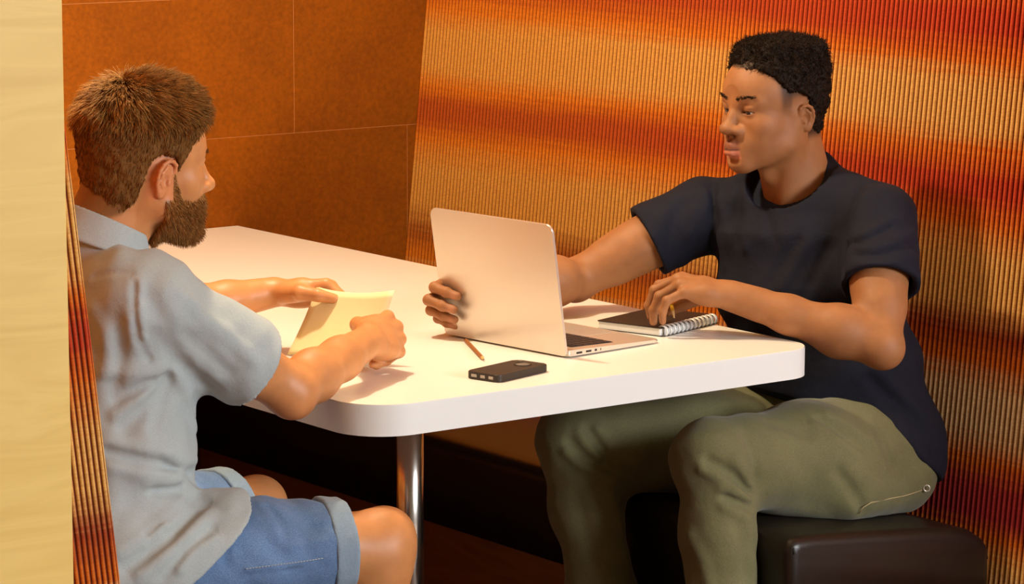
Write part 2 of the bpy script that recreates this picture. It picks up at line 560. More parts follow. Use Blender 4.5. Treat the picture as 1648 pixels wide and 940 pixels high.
class Field:
    def __init__(s, lo, hi, h):
        s.h = h
        s.lo = np.asarray(lo, dtype=np.float64)
        s.n = np.ceil((np.asarray(hi) - s.lo) / h).astype(int) + 1
        s.d = np.full(tuple(s.n), 0.25, dtype=np.float32)
        s.ax = [(s.lo[i] + h * np.arange(s.n[i])).astype(np.float32) for i in range(3)]

    def sub(s, lo, hi):
        a = np.clip(np.floor((np.asarray(lo) - s.lo) / s.h).astype(int), 0, s.n)
        b = np.clip(np.ceil((np.asarray(hi) - s.lo) / s.h).astype(int) + 1, 0, s.n)
        if np.any(b <= a):
            return None
        sl = tuple(slice(i, j) for i, j in zip(a, b))
        x = s.ax[0][sl[0]][:, None, None]
        y = s.ax[1][sl[1]][None, :, None]
        z = s.ax[2][sl[2]][None, None, :]
        return sl, x, y, z

    def comb(s, sl, g, k, op):
        d = s.d[sl]
        if op == 'u':
            if k > 0:
                h = np.maximum(k - np.abs(d - g), 0) / k
                s.d[sl] = np.minimum(d, g) - h * h * (k * 0.25)
            else:
                s.d[sl] = np.minimum(d, g)
        elif op == 's':
            if k > 0:
                h = np.maximum(k - np.abs(d + g), 0) / k
                s.d[sl] = np.maximum(d, -g) + h * h * (k * 0.25)
            else:
                s.d[sl] = np.maximum(d, -g)
        elif op == 'i':
            if k > 0:
                h = np.maximum(k - np.abs(d - g), 0) / k
                s.d[sl] = np.maximum(d, g) + h * h * (k * 0.25)
            else:
                s.d[sl] = np.maximum(d, g)
        return s

    def cone(s, a, b, ra, rb=None, k=0.0, op='u'):
        rb = ra if rb is None else rb
        a, b = V3(a), V3(b)
        m = max(ra, rb) + k + 3 * s.h
        q = s.sub(np.minimum(a, b) - m, np.maximum(a, b) + m)
        if q is None:
            return s
        sl, x, y, z = q
        px, py, pz = x - np.float32(a[0]), y - np.float32(a[1]), z - np.float32(a[2])
        ba = b - a
        L2 = max(ba @ ba, 1e-12)
        t = np.clip((px * np.float32(ba[0]) + py * np.float32(ba[1]) + pz * np.float32(ba[2])) / np.float32(L2), 0, 1)
        g = np.sqrt((px - t * np.float32(ba[0])) ** 2 + (py - t * np.float32(ba[1])) ** 2 + (pz - t * np.float32(ba[2])) ** 2)
        g = g - (np.float32(ra) + np.float32(rb - ra) * t)
        return s.comb(sl, g, k, op)

    def chain(s, pts, rads, k=0.0, op='u'):
        for i in range(len(pts) - 1):
            s.cone(pts[i], pts[i + 1], rads[i], rads[i + 1], k, op)
        return s

    def ell(s, c, r, k=0.0, op='u', R=None):
        # R: 3x3, columns are the ellipsoid's own axes
        c = V3(c)
        r = V3(r) if not np.isscalar(r) else V3(r, r, r)
        m = r.max() + k + 3 * s.h
        q = s.sub(c - m, c + m)
        if q is None:
            return s
        sl, x, y, z = q
        p = [x - np.float32(c[0]), y - np.float32(c[1]), z - np.float32(c[2])]
        if R is not None:
            p = [p[0] * np.float32(R[0][j]) + p[1] * np.float32(R[1][j]) + p[2] * np.float32(R[2][j]) for j in range(3)]
        k0 = np.sqrt(sum((p[j] / np.float32(r[j])) ** 2 for j in range(3)))
        k1 = np.sqrt(sum((p[j] / np.float32(r[j] ** 2)) ** 2 for j in range(3))) + np.float32(1e-9)
        return s.comb(sl, k0 * (k0 - 1) / k1, k, op)

    def loft(s, a, b, ra, rb, lat, k=0.0, op='u'):
        # elliptic tapered section from a to b; ra, rb = (half depth, half width); lat = width direction at a and b
        a, b = V3(a), V3(b)
        la, lb = lat if isinstance(lat, tuple) and len(lat) == 2 else (lat, lat)
        m = max(max(ra), max(rb)) + k + 3 * s.h
        q = s.sub(np.minimum(a, b) - m, np.maximum(a, b) + m)
        if q is None:
            return s
        sl, x, y, z = q
        ba = b - a
        L = np.linalg.norm(ba)
        w_ax = ba / L
        l_ax = unit(V3(la) + V3(lb))
        l_ax = unit(l_ax - w_ax * (l_ax @ w_ax))
        d_ax = np.cross(l_ax, w_ax)
        p = [x - np.float32(a[0]), y - np.float32(a[1]), z - np.float32(a[2])]
        dot = lambda v: p[0] * np.float32(v[0]) + p[1] * np.float32(v[1]) + p[2] * np.float32(v[2])
        w = dot(w_ax)
        t = np.clip(w / np.float32(L), 0, 1)
        ex = w - t * np.float32(L)
        u, v = dot(d_ax), dot(l_ax)
        rd = np.float32(ra[0]) + np.float32(rb[0] - ra[0]) * t
        rw = np.float32(ra[1]) + np.float32(rb[1] - ra[1]) * t
        rz = np.minimum(rd, rw) * np.float32(0.6)
        k0 = np.sqrt((u / rd) ** 2 + (v / rw) ** 2 + (ex / rz) ** 2)
        k1 = np.sqrt((u / rd ** 2) ** 2 + (v / rw ** 2) ** 2 + (ex / rz ** 2) ** 2) + np.float32(1e-9)
        return s.comb(sl, k0 * (k0 - 1) / k1, k, op)

    def rbox(s, c, half, rad, k=0.0, op='u', R=None):
        c = V3(c)
        half = V3(half)
        m = np.linalg.norm(half) + k + 3 * s.h
        q = s.sub(c - m, c + m)
        if q is None:
            return s
        sl, x, y, z = q
        p = [x - np.float32(c[0]), y - np.float32(c[1]), z - np.float32(c[2])]
        if R is not None:
            p = [p[0] * np.float32(R[0][j]) + p[1] * np.float32(R[1][j]) + p[2] * np.float32(R[2][j]) for j in range(3)]
        qq = [np.abs(p[j]) - np.float32(half[j] - rad) for j in range(3)]
        g = np.sqrt(sum(np.maximum(v, 0) ** 2 for v in qq)) + np.minimum(np.maximum(np.maximum(qq[0], qq[1]), qq[2]), 0) - np.float32(rad)
        return s.comb(sl, g, k, op)

    def plane(s, p0, nrm, k=0.0):
        # keep only the side the normal points away from
        nrm = unit(nrm)
        p0 = V3(p0)
        g = (s.ax[0][:, None, None] * np.float32(nrm[0]) + s.ax[1][None, :, None] * np.float32(nrm[1]) + s.ax[2][None, None, :] * np.float32(nrm[2])) - np.float32(p0 @ nrm)
        return s.comb(tuple(slice(None) for _ in range(3)), g, k, 'i')

    def fold(s, pts, width, depth):
        # raise (depth > 0) a soft cloth fold or press (depth < 0) a crease along a polyline
        P = np.array([V3(q) for q in pts])
        m = width * 2.6
        q = s.sub(P.min(0) - m, P.max(0) + m)
        if q is None:
            return s
        sl, x, y, z = q
        best = None
        for a, b in zip(P[:-1], P[1:]):
            px, py, pz = x - np.float32(a[0]), y - np.float32(a[1]), z - np.float32(a[2])
            ba = b - a
            L2 = max(ba @ ba, 1e-12)
            t = np.clip((px * np.float32(ba[0]) + py * np.float32(ba[1]) + pz * np.float32(ba[2])) / np.float32(L2), 0, 1)
            g2 = (px - t * np.float32(ba[0])) ** 2 + (py - t * np.float32(ba[1])) ** 2 + (pz - t * np.float32(ba[2])) ** 2
            best = g2 if best is None else np.minimum(best, g2)
        s.d[sl] -= np.float32(depth) * np.exp(-best / np.float32(width * width))
        return s

    def ripple(s, amp, scale, seed=0, stretch=(1, 1, 1)):
        # smooth random relief
        rg = np.random.default_rng(seed)
        X, Y, Z = s.ax[0][:, None, None], s.ax[1][None, :, None], s.ax[2][None, None, :]
        acc = 0
        for i in range(5):
            v = rg.normal(size=3) * np.array(stretch)
            v = v / np.linalg.norm(v) * 2 * np.pi / scale * rg.uniform(0.6, 1.5)
            acc = acc + np.sin(X * np.float32(v[0]) + Y * np.float32(v[1]) + Z * np.float32(v[2]) + np.float32(rg.uniform(0, 6.28)))
        s.d += np.float32(amp / 2.2) * acc
        return s

    def grain(s, amp, scale, seed=0):
        # lattice noise, for curls and stubble
        rg = np.random.default_rng(seed)
        size = (s.n * s.h / scale).astype(int) + 3
        lat = rg.uniform(-1, 1, size=tuple(size)).astype(np.float32)
        out = lat
        for ax in range(3):
            c = (np.arange(s.n[ax]) * s.h / scale)
            i = c.astype(int)
            f = (c - i).astype(np.float32)
            f = f * f * (3 - 2 * f)
            sh = [1, 1, 1]
            sh[ax] = -1
            f = f.reshape(sh)
            out = np.take(out, i, axis=ax) * (1 - f) + np.take(out, i + 1, axis=ax) * f
        s.d += np.float32(amp) * out
        return s

    def mesh(s):
        d = s.d
        d[np.abs(d) < 1e-7] = 1e-7
        neg = d < 0
        n = d.shape
        cnt = np.zeros((n[0] - 1, n[1] - 1, n[2] - 1), dtype=np.uint8)
        for i in (0, 1):
            for j in (0, 1):
                for k in (0, 1):
                    cnt += neg[i:n[0] - 1 + i, j:n[1] - 1 + j, k:n[2] - 1 + k]
        act = (cnt > 0) & (cnt < 8)
        cells = np.argwhere(act)
        idx = np.full(act.shape, -1, dtype=np.int32)
        idx[act] = np.arange(len(cells), dtype=np.int32)
        acc = np.zeros((len(cells), 3))
        num = np.zeros(len(cells))
        cor = {}
        for i in (0, 1):
            for j in (0, 1):
                for k in (0, 1):
                    cor[(i, j, k)] = d[cells[:, 0] + i, cells[:, 1] + j, cells[:, 2] + k]
        for a in cor:
            for ax in range(3):
                if a[ax] == 0:
                    b = list(a)
                    b[ax] = 1
                    b = tuple(b)
                    va, vb = cor[a], cor[b]
                    m = (va < 0) != (vb < 0)
                    t = np.where(m, va / np.where(m, va - vb, 1), 0)
                    p = np.array(a, dtype=np.float64)[None, :].repeat(len(cells), 0)
                    p[:, ax] = t
                    acc += p * m[:, None]
                    num += m
        verts = s.lo + s.h * (cells + acc / num[:, None])
        faces = []
        for ax in range(3):
            o1, o2 = [(1, 2), (2, 0), (0, 1)][ax]
            sa = [slice(None)] * 3
            sb = [slice(None)] * 3
            sa[ax] = slice(0, n[ax] - 1)
            sb[ax] = slice(1, n[ax])
            A, B = neg[tuple(sa)], neg[tuple(sb)]
            e = np.argwhere(A != B)
            ok = (e[:, o1] > 0) & (e[:, o2] > 0) & (e[:, o1] < n[o1] - 1) & (e[:, o2] < n[o2] - 1)
            e = e[ok]
            flip = A[e[:, 0], e[:, 1], e[:, 2]]
            c = []
            for (u, v) in ((1, 1), (0, 1), (0, 0), (1, 0)):
                q = e.copy()
                q[:, o1] -= u
                q[:, o2] -= v
                c.append(idx[q[:, 0], q[:, 1], q[:, 2]])
            c = np.stack(c, 1)
            c[~flip] = c[~flip][:, ::-1]
            faces.append(c)
        faces = np.concatenate(faces)
        faces = faces[(faces >= 0).all(1)]
        return verts, np.ascontiguousarray(faces)


def smooth_verts(v, f, it=1, lam=0.5):
    e = np.concatenate([f[:, [0, 1]], f[:, [1, 2]], f[:, [2, 3]], f[:, [3, 0]]])
    for _ in range(it):
        acc = np.zeros_like(v)
        num = np.zeros(len(v))
        np.add.at(acc, e[:, 0], v[e[:, 1]])
        np.add.at(num, e[:, 0], 1)
        np.add.at(acc, e[:, 1], v[e[:, 0]])
        np.add.at(num, e[:, 1], 1)
        v = v + lam * (acc / np.maximum(num, 1)[:, None] - v)
    return v


def vert_normals(v, f):
    n = np.cross(v[f[:, 2]] - v[f[:, 0]], v[f[:, 3]] - v[f[:, 1]])
    out = np.zeros_like(v)
    for i in range(4):
        for a in range(3):
            out[:, a] += np.bincount(f[:, i], weights=n[:, a], minlength=len(v))
    return out / np.maximum(np.linalg.norm(out, axis=1), 1e-12)[:, None]


def join_meshes(parts):
    vs_, fs_, cs_ = [], [], []
    off = 0
    for v, f, c in parts:
        vs_.append(v)
        fs_.append(f + off)
        cs_.append(c)
        off += len(v)
    return np.concatenate(vs_), np.concatenate(fs_), np.concatenate(cs_)


def mesh_obj(name, v, f, mat, parent=None, color=None, smooth=True):
    me = bpy.data.meshes.new(name)
    me.vertices.add(len(v))
    me.vertices.foreach_set('co', np.ascontiguousarray(v, dtype=np.float32).ravel())
    nq = f.shape[1]
    me.loops.add(len(f) * nq)
    me.loops.foreach_set('vertex_index', np.ascontiguousarray(f, dtype=np.int32).ravel())
    me.polygons.add(len(f))
    me.polygons.foreach_set('loop_start', np.arange(0, len(f) * nq, nq, dtype=np.int32))
    me.update(calc_edges=True)
    me.validate()
    me.polygons.foreach_set('use_smooth', np.full(len(me.polygons), smooth, dtype=bool))
    if color is not None:
        a = me.color_attributes.new('pigment', 'FLOAT_COLOR', 'POINT')
        rgba = np.ones((len(v), 4), dtype=np.float32)
        rgba[:, :3] = color
        a.data.foreach_set('color', rgba.ravel())
    me.materials.append(mat)
    o = bpy.data.objects.new(name, me)
    return link(o, parent)


def sstep(a, b, x):
    t = np.clip((x - a) / (b - a), 0, 1)
    return t * t * (3 - 2 * t)


def gauss(p, c, r):
    # soft spot of pigment; r may be per-axis
    q = (p - np.asarray(c)) / np.asarray(r)
    return np.exp(-(q * q).sum(1))


def strands(roots, dirs, lens, rad, bend, m=4, sides=3, curl=None):
    # tapered three-sided hairs; bend = per-hair offset vector added quadratically
    n = len(roots)
    t = np.linspace(0, 1, m)
    P = roots[:, None, :] + dirs[:, None, :] * (lens[:, None] * t[None, :])[:, :, None] + bend[:, None, :] * (t ** 2)[None, :, None] * lens[:, None, None]
    if curl is not None:
        amp, turns = curl
        ph = RNG.uniform(0, 6.28, n)
        up = np.cross(dirs, np.array([0.31, 0.73, 0.61]))
        up /= np.linalg.norm(up, axis=1)[:, None]
        sd = np.cross(dirs, up)
        an = ph[:, None] + 2 * np.pi * turns * t[None, :]
        P += amp * (up[:, None, :] * np.cos(an)[:, :, None] + sd[:, None, :] * np.sin(an)[:, :, None]) * np.minimum(1, t * 3)[None, :, None]
    T = np.gradient(P, axis=1)
    T /= np.maximum(np.linalg.norm(T, axis=2), 1e-9)[:, :, None]
    ref = np.tile(np.array([0.3, 0.5, 0.81]), (n, m, 1))
    A = np.cross(T, ref)
    A /= np.maximum(np.linalg.norm(A, axis=2), 1e-9)[:, :, None]
    B = np.cross(T, A)
    taper = (1 - 0.85 * t ** 2)
    rr = (np.broadcast_to(np.asarray(rad), (n,))[:, None] * taper[None, :])
    ring = []
    for s_ in range(sides):
        a = 2 * np.pi * s_ / sides
        ring.append(P + (A * math.cos(a) + B * math.sin(a)) * rr[:, :, None])
    verts = np.stack(ring, 2).reshape(n * m * sides, 3)
    base = (np.arange(n) * m * sides)[:, None, None, None]
    i = (np.arange(m - 1) * sides)[None, :, None]
    s0 = np.arange(sides)[None, None, :]
    s1 = (np.arange(sides) + 1) % sides
    q = np.stack([i + s0, i + s1[None, None, :], i + sides + s1[None, None, :], i + sides + s0], -1)
    f = (base + q).reshape(-1, 4)
    return verts, f


def rot_cols(x, y, z):
    return np.stack([unit(x), unit(y), unit(z)], 1)


# ---------------------------------------------------------------- hands
FING = {'index': ((0.092, 0.027), (0.043, 0.026, 0.021), 0.0092), 'middle': ((0.096, 0.006), (0.047, 0.030, 0.022), 0.0094),
        'ring': ((0.090, -0.014), (0.043, 0.028, 0.022), 0.0089), 'little': ((0.079, -0.032), (0.034, 0.021, 0.019), 0.0079)}


def hand(F, W, fwd, dorsal, side, curls, thumb, sc=1.0, spread=None, elbow=None):
    """W wrist centre, fwd towards the knuckles, dorsal = outward normal of the back of the hand, side +1 right / -1 left.
    curls: finger -> three flexion angles (degrees) and optional sideways angle; thumb: three direction vectors in (fwd, thumbward, dorsal)."""
    x = unit(fwd)
    z = V3(dorsal)
    z = unit(z - x * (z @ x))
    t = np.cross(z, x) * side
    W = V3(W)
    at = lambda a, b, c: W + sc * (x * a + t * b + z * c)
    tips = {}
    nails = []
    starts = {'index': 0.013, 'middle': 0.004, 'ring': -0.006, 'little': -0.014}
    for nm, ((kx, kt), seg, r) in FING.items():
        kz = {'index': 0.0, 'middle': 0.003, 'ring': 0.001, 'little': -0.005}[nm]
        K = at(kx, kt, kz)
        F.cone(at(0.004, starts[nm], 0.0), at(kx * 0.55, kt * 0.75, 0.001), 0.0155 * sc, 0.0145 * sc, 0.012)
        F.cone(at(kx * 0.5, kt * 0.7, 0.0), K, 0.0140 * sc, (r + 0.0022) * sc, 0.010)
    F.ell(at(0.042, 0.024, -0.011), (0.030 * sc, 0.017 * sc, 0.015 * sc), 0.012, R=np.stack([x, t, z], 1))
    F.ell(at(0.042, -0.022, -0.009), (0.034 * sc, 0.014 * sc, 0.014 * sc), 0.012, R=np.stack([x, t, z], 1))
    for nm, ((kx, kt), seg, r) in FING.items():
        kz = {'index': 0.0, 'middle': 0.003, 'ring': 0.001, 'little': -0.005}[nm]
        K = at(kx, kt, kz)
        c = curls[nm]
        sp = math.radians(c[3] if len(c) > 3 else 0)
        f0 = x * math.cos(sp) + t * math.sin(sp)
        ang = 0
        p = K
        rr = [r * 1.06, r * 0.98, r * 0.90, r * 0.78]
        pts = [p]
        for i in range(3):
            ang += math.radians(c[i])
            d = f0 * math.cos(ang) - z * math.sin(ang)
            p = p + d * seg[i] * sc
            pts.append(p)
        for i in range(3):
            F.cone(pts[i], pts[i + 1], rr[i] * sc, rr[i + 1] * sc, 0.0035 if i else 0.006)
        for i in (1, 2):
            F.ell(pts[i], (r * 1.03 * sc,) * 3, 0.003)
        nd = f0 * math.cos(ang) - z * math.sin(ang)
        nu = f0 * math.sin(ang) + z * math.cos(ang)
        nails.append((pts[3] - nd * 0.004 * sc + nu * r * 0.75 * sc, 0.0062 * sc))
        tips[nm] = pts
    p = at(0.018, 0.018, -0.008)
    rr = [0.0150, 0.0128, 0.0108, 0.0085]
    ls = [0.046, 0.034, 0.028]
    pts = [p]
    for i in range(3):
        d = unit(thumb[i])
        d = x * d[0] + t * d[1] + z * d[2]
        p = p + d * ls[i] * sc
        pts.append(p)
    for i in range(3):
        F.cone(pts[i], pts[i + 1], rr[i] * sc, rr[i + 1] * sc, 0.012 if i == 0 else 0.004)
    tips['thumb'] = pts
    return tips, nails


def arm(F, sh, el, wr, r, k=0.016, mus=1.0):
    """bare arm: shoulder, elbow, wrist with upper-arm and forearm masses; r = scale"""
    sh, el, wr = V3(sh), V3(el), V3(wr)
    ua, fa = el - sh, wr - el
    F.chain([sh, sh + ua * 0.35, sh + ua * 0.7, el], [0.056 * r, 0.054 * r, 0.047 * r, 0.040 * r], k)
    F.chain([el, el + fa * 0.28, el + fa * 0.62, wr], [0.039 * r, 0.042 * r, 0.035 * r, 0.0275 * r], k)
    hinge = unit(np.cross(ua, fa))
    outer = unit(np.cross(unit(ua) + unit(fa), hinge))      # towards or away from the bend
    if outer @ (unit(fa) - unit(ua)) > 0:
        outer = -outer
    F.ell(el + outer * 0.018 * r, (0.024 * r, 0.024 * r, 0.024 * r), 0.03)                       # point of the elbow
    if mus:
        F.ell(el + fa * 0.25 - outer * 0.004 * r, (0.038 * r * mus,) * 3, 0.04)                             # forearm muscle
    F.ell(sh + ua * 0.55 - outer * 0.012 * r, (0.044 * r,) * 3, 0.03)                             # biceps


# ---------------------------------------------------------------- heads (local frame: x forward, y to the person's left, z up; origin between the ears at eye height)
def head_field(prm, neck_to, h=0.0018):
    F = Field((-0.125, -0.098, -0.25), (0.135, 0.098, 0.135), h)
    g = prm.get
    F.ell((-0.014, 0, 0.030), (0.096, 0.0745, 0.085), 0)
    F.ell((0.026, 0, 0.026), (0.060, 0.064, 0.062), 0.03)
    F.ell((-0.055, 0, 0.0), (0.050, 0.062, 0.062), 0.03)
    F.ell((0.034, 0, -0.045), (0.050, 0.054, 0.062), 0.03)
    skull = F.d.copy()
    jw = g('jaw', 0.050)
    for s in (-1, 1):
        F.ell((0.046, s * 0.043, -0.026), (0.026, 0.021, 0.019), 0.022)                 # cheekbone
        F.cone((-0.012, s * 0.060, -0.015), (0.002, s * (jw + 0.002), -0.068), 0.014, 0.015, 0.022)
        F.cone((0.002, s * jw, -0.070), (0.064 + g('prog', 0) * 0.8, s * 0.014, -0.103 + g('prog', 0) * 0.4), 0.017, 0.015, 0.022)  # jaw line
        F.cone((0.076, s * 0.010, 0.019), (0.060, s * 0.047, 0.017), 0.0105 * g('brow', 1), 0.0085 * g('brow', 1), 0.016)  # brow
    if g('cheek', 0):
        for s in (-1, 1):
            F.ell((0.030, s * 0.040, -0.055), (0.036, 0.016 + g('cheek'), 0.034), 0.03)
    pg = g('prog', 0.0)
    F.ell((0.068 + pg * 0.8, 0, -0.100 + pg * 0.4), (0.019, 0.021, 0.018), 0.022)                              # chin
    F.ell((0.062 + pg, 0, -0.064), (0.027, 0.034, 0.028), 0.022)                              # mouth mound
    F.ell((0.03, 0, -0.085), (0.042, 0.040, 0.025), 0.02)                                # floor of the jaw
    # neck
    nt_ = V3(neck_to)
    F.cone((-0.030, 0, -0.055), nt_, 0.053, g('neck', 0.060), 0.03)
    F.cone((-0.052, 0, -0.03), nt_ + V3(-0.025, 0, 0), 0.045, 0.055, 0.03)
    for s in (-1, 1):
        F.cone((-0.022, s * 0.056, -0.035), nt_ + V3(0.045, s * 0.018, -0.02), 0.013, 0.011, 0.02)
    F.ell(V3(0.022, 0, -0.135) * 0.5 + (nt_ + V3(0.052, 0, 0.06)) * 0.5, (0.014, 0.013, 0.018), 0.02)
    # eye sockets and lids
    ex, ey, er = 0.0665, 0.0315, 0.0122
    for s in (-1, 1):
        F.ell((0.092, s * 0.033, 0.001), (0.020 * g('socket', 1), 0.017, 0.0125), 0.014, 's')
        F.ell((ex, s * ey, 0.0), (er + 0.0016,) * 3, 0.005)
        F.ell((ex + 0.004, s * ey, 0.0085), (0.0105, 0.015, 0.0045), 0.005)
    up, lowr = math.radians(g('lid_up', 16)), math.radians(g('lid_low', -20))
    for s in (-1, 1):
        q = F.sub((ex + 0.001, s * ey - 0.016, -0.012), (ex + 0.026, s * ey + 0.016, 0.014))
        sl, x, y, z = q
        el = np.arctan2(z, np.maximum(x - ex, 1e-4))
        dy = (y - s * ey) / 0.0132
        tp = np.sqrt(np.maximum(1 - dy * dy, 0))
        mid, half = (up + lowr) / 2, (up - lowr) / 2
        gg = (np.abs(el - mid) - half * tp) * 0.013
        gg = np.maximum(gg, 0.0105 - np.sqrt((x - ex) ** 2 + (y - s * ey) ** 2 + z ** 2))
        F.d[sl] = np.maximum(F.d[sl], -gg)
    # nose
    nw, nl = g('nose_w', 0.014), g('nose_l', 0.106)
    nz = g('nose_z', 0.0)
    F.chain([(0.078, 0, 0.012), (0.088, 0, -0.008), (nl - 0.003, 0, -0.034 + nz)], [0.0085, 0.0085, 0.0115], 0.010)
    F.ell((nl - 0.002, 0, -0.036 + nz), (0.0125, g('tip_w', 0.0125), 0.0105), 0.007)
    for s in (-1, 1):
        F.ell((nl - 0.015, s * nw, -0.040 + nz), (0.012, 0.0085, 0.0085), 0.009)
        F.ell((nl - 0.010, s * nw * 0.55, -0.049 + nz), (0.0055, 0.0035, 0.0045), 0.002, 's')
    F.cone((nl - 0.020, 0, -0.048 + nz), (nl - 0.012, 0, -0.048 + nz), 0.004, 0.004, 0.006)
    # lips
    lf = g('lips', 0.0065)
    lx = g('lip_x', 0.086)
    gap = g('gap', 0.0)
    for s in (-1, 1):
        F.cone((lx, s * 0.005, -0.0645), (lx - 0.015, s * 0.0235, -0.069), lf, 0.0035, 0.004)
        F.cone((lx - 0.001, s * 0.004, -0.0765 - gap), (lx - 0.016, s * 0.0225, -0.0705), lf * 1.12, 0.0035, 0.004)
        F.cone((lx + lf * 0.95, s * 0.0, -0.0705 - gap * .5), (lx - 0.012, s * 0.0235, -0.0698), 0.0014 + gap * .6, 0.0010, 0.0015, 's')
    F.cone((lx + g('phil', 0.006), 0, -0.0495), (lx + g('phil', 0.006) + 0.001, 0, -0.057), 0.0026, 0.0026, 0.004, 's')
    F.ell((0.090 + pg * 1.2, 0, -0.0905), (0.010, 0.018, 0.005), 0.010, 's')
    # ears
    for s in (-1, 1):
        c = V3(-0.016, s * 0.0745, -0.008) + V3(g('ear', (0, 0, 0))) * V3(1, s, 1)
        ax_x = unit((0.93, s * -0.22, -0.26))
        ax_z = unit((-0.24, s * 0.16, 0.96))
        ax_y = unit(np.cross(ax_z, ax_x))
        ax_z = np.cross(ax_x, ax_y)
        R = np.stack([ax_x, ax_y, ax_z], 1)
        so = 1.0 if (ax_y[1] * s) > 0 else -1.0
        es = g('ear_s', 1.0)
        O = lambda a, b, cc: c + (ax_x * a + ax_y * (b * so) + ax_z * cc) * es
        F.ell(c, V3(0.0165, 0.0065, 0.029) * es, 0.006, R=R)
        # helix rim runs from the front root over the top and down the back
        rim = [O(0.012, 0.003, 0.006), O(0.0145, 0.005, 0.016), O(0.011, 0.007, 0.0245), O(0.003, 0.008, 0.0285), O(-0.007, 0.009, 0.027), O(-0.0145, 0.0095, 0.019),
               O(-0.0175, 0.009, 0.008), O(-0.0165, 0.008, -0.004), O(-0.012, 0.006, -0.015), O(-0.004, 0.004, -0.024)]
        F.chain(rim, [0.0028, 0.0032, 0.0034, 0.0034, 0.0034, 0.0034, 0.0033, 0.0030, 0.0030, 0.0045], 0.002)
        F.ell(O(0.002, 0.003, -0.026), (0.0075, 0.0048, 0.0085), 0.004, R=R)
        F.chain([O(-0.003, 0.006, 0.017), O(-0.0095, 0.007, 0.006), O(-0.008, 0.006, -0.008), O(0.0, 0.006, -0.016)], [0.0026] * 4, 0.002)
        F.ell(O(0.002, 0.010, -0.003), (0.0068, 0.0075, 0.0095), 0.003, 's', R=R)
        F.ell(O(0.009, 0.006, -0.006), (0.0038, 0.0035, 0.0055), 0.002, R=R)
    return F, skull


def head_frame(pos, fwd, up=(0, 0, 1), roll=0.0):
    x = unit(fwd)
    z = V3(up)
    z = unit(z - x * (z @ x))
    y = np.cross(z, x)
    R = np.stack([x, y, z], 1)
    if roll:
        c, s = math.cos(roll), math.sin(roll)
        R = R @ np.array([[1, 0, 0], [0, c, -s], [0, s, c]])
    return R, V3(pos)


# ---------------------------------------------------------------- skin, hair and eye materials
def mat_skin(name, rough=0.45, sss=0.12, tint=(1.0, 0.35, 0.2)):
    m, nt, b = new_mat(name)
    at = N(nt, 'ShaderNodeAttribute', attribute_name='pigment')
    tc = nt.nodes.new('ShaderNodeTexCoord')
    nz = N(nt, 'ShaderNodeTexNoise', Scale=35.0, Detail=4.0)
    nt.links.new(tc.outputs['Object'], nz.inputs['Vector'])
    r = ramp(nt, [(0.3, (0.86, 0.84, 0.82)), (0.7, (1.1, 1.1, 1.1))])
    nt.links.new(nz.outputs['Fac'], r.inputs['Fac'])
    mx = N(nt, 'ShaderNodeMix', data_type='RGBA', blend_type='MULTIPLY')
    mx.inputs[0].default_value = 0.7
    nt.links.new(at.outputs['Color'], mx.inputs[6])
    nt.links.new(r.outputs['Color'], mx.inputs[7])
    nt.links.new(mx.outputs[2], b.inputs['Base Color'])
    b.inputs['Roughness'].default_value = rough
    b.inputs['Specular IOR Level'].default_value = 0.4
    b.inputs['Subsurface Weight'].default_value = sss
    b.inputs['Subsurface Radius'].default_value = tint
    b.inputs['Subsurface Scale'].default_value = 0.008
    n2 = N(nt, 'ShaderNodeTexNoise', Scale=420.0, Detail=2.0)
    nt.links.new(tc.outputs['Object'], n2.inputs['Vector'])
    bp = N(nt, 'ShaderNodeBump', Strength=0.12, Distance=0.0006)
    nt.links.new(n2.outputs['Fac'], bp.inputs['Height'])
    nt.links.new(bp.outputs['Normal'], b.inputs['Normal'])
    return m


def mat_pigment(name, rough=0.55, spec=0.3, var=0.25, scale=120.0):
    m, nt, b = new_mat(name)
    at = N(nt, 'ShaderNodeAttribute', attribute_name='pigment')
    tc = nt.nodes.new('ShaderNodeTexCoord')
    nz = N(nt, 'ShaderNodeTexNoise', Scale=scale, Detail=3.0)
    nt.links.new(tc.outputs['Object'], nz.inputs['Vector'])
    r = ramp(nt, [(0.3, (1 - var,) * 3), (0.7, (1 + var,) * 3)])
    nt.links.new(nz.outputs['Fac'], r.inputs['Fac'])
    mx = N(nt, 'ShaderNodeMix', data_type='RGBA', blend_type='MULTIPLY')
    mx.inputs[0].default_value = 1.0
    nt.links.new(at.outputs['Color'], mx.inputs[6])
    nt.links.new(r.outputs['Color'], mx.inputs[7])
    nt.links.new(mx.outputs[2], b.inputs['Base Color'])
    b.inputs['Roughness'].default_value = rough
    b.inputs['Specular IOR Level'].default_value = spec
    return m


def make_eye(parent, R, pos, s, gaze, sc=1.0):
    # eyeball with coloured iris and pupil, part of the person
    c = pos + R @ (V3(0.0665, s * 0.0315, 0.0) * sc)
    gz = unit(R @ unit(gaze))
    bm = bmesh.new()
    bmesh.ops.create_uvsphere(bm, u_segments=32, v_segments=24, radius=0.0122 * sc)
    q = Vector((0, 0, 1)).rotation_difference(Vector(gz))
    for v in bm.verts:
        v.co = q @ v.co
    mats = [EYE_WHITE, EYE_IRIS, EYE_PUPIL]
    for f in bm.faces:
        a = math.degrees(f.calc_center_median().angle(Vector(gz)))
        f.material_index = 2 if a < 12 else (1 if a < 29 else 0)
    o = obj('eye', bm, None, parent, True)
    for m in mats:
        o.data.materials.append(m)
    o.location = c
    return o


EYE_WHITE = mat_plain("eye_white", lin(190, 175, 158), 0.2)
EYE_IRIS = mat_plain('brown_iris', lin(52, 28, 14), 0.1)
EYE_PUPIL = mat_plain('pupil', (0.004, 0.004, 0.004), 0.1)


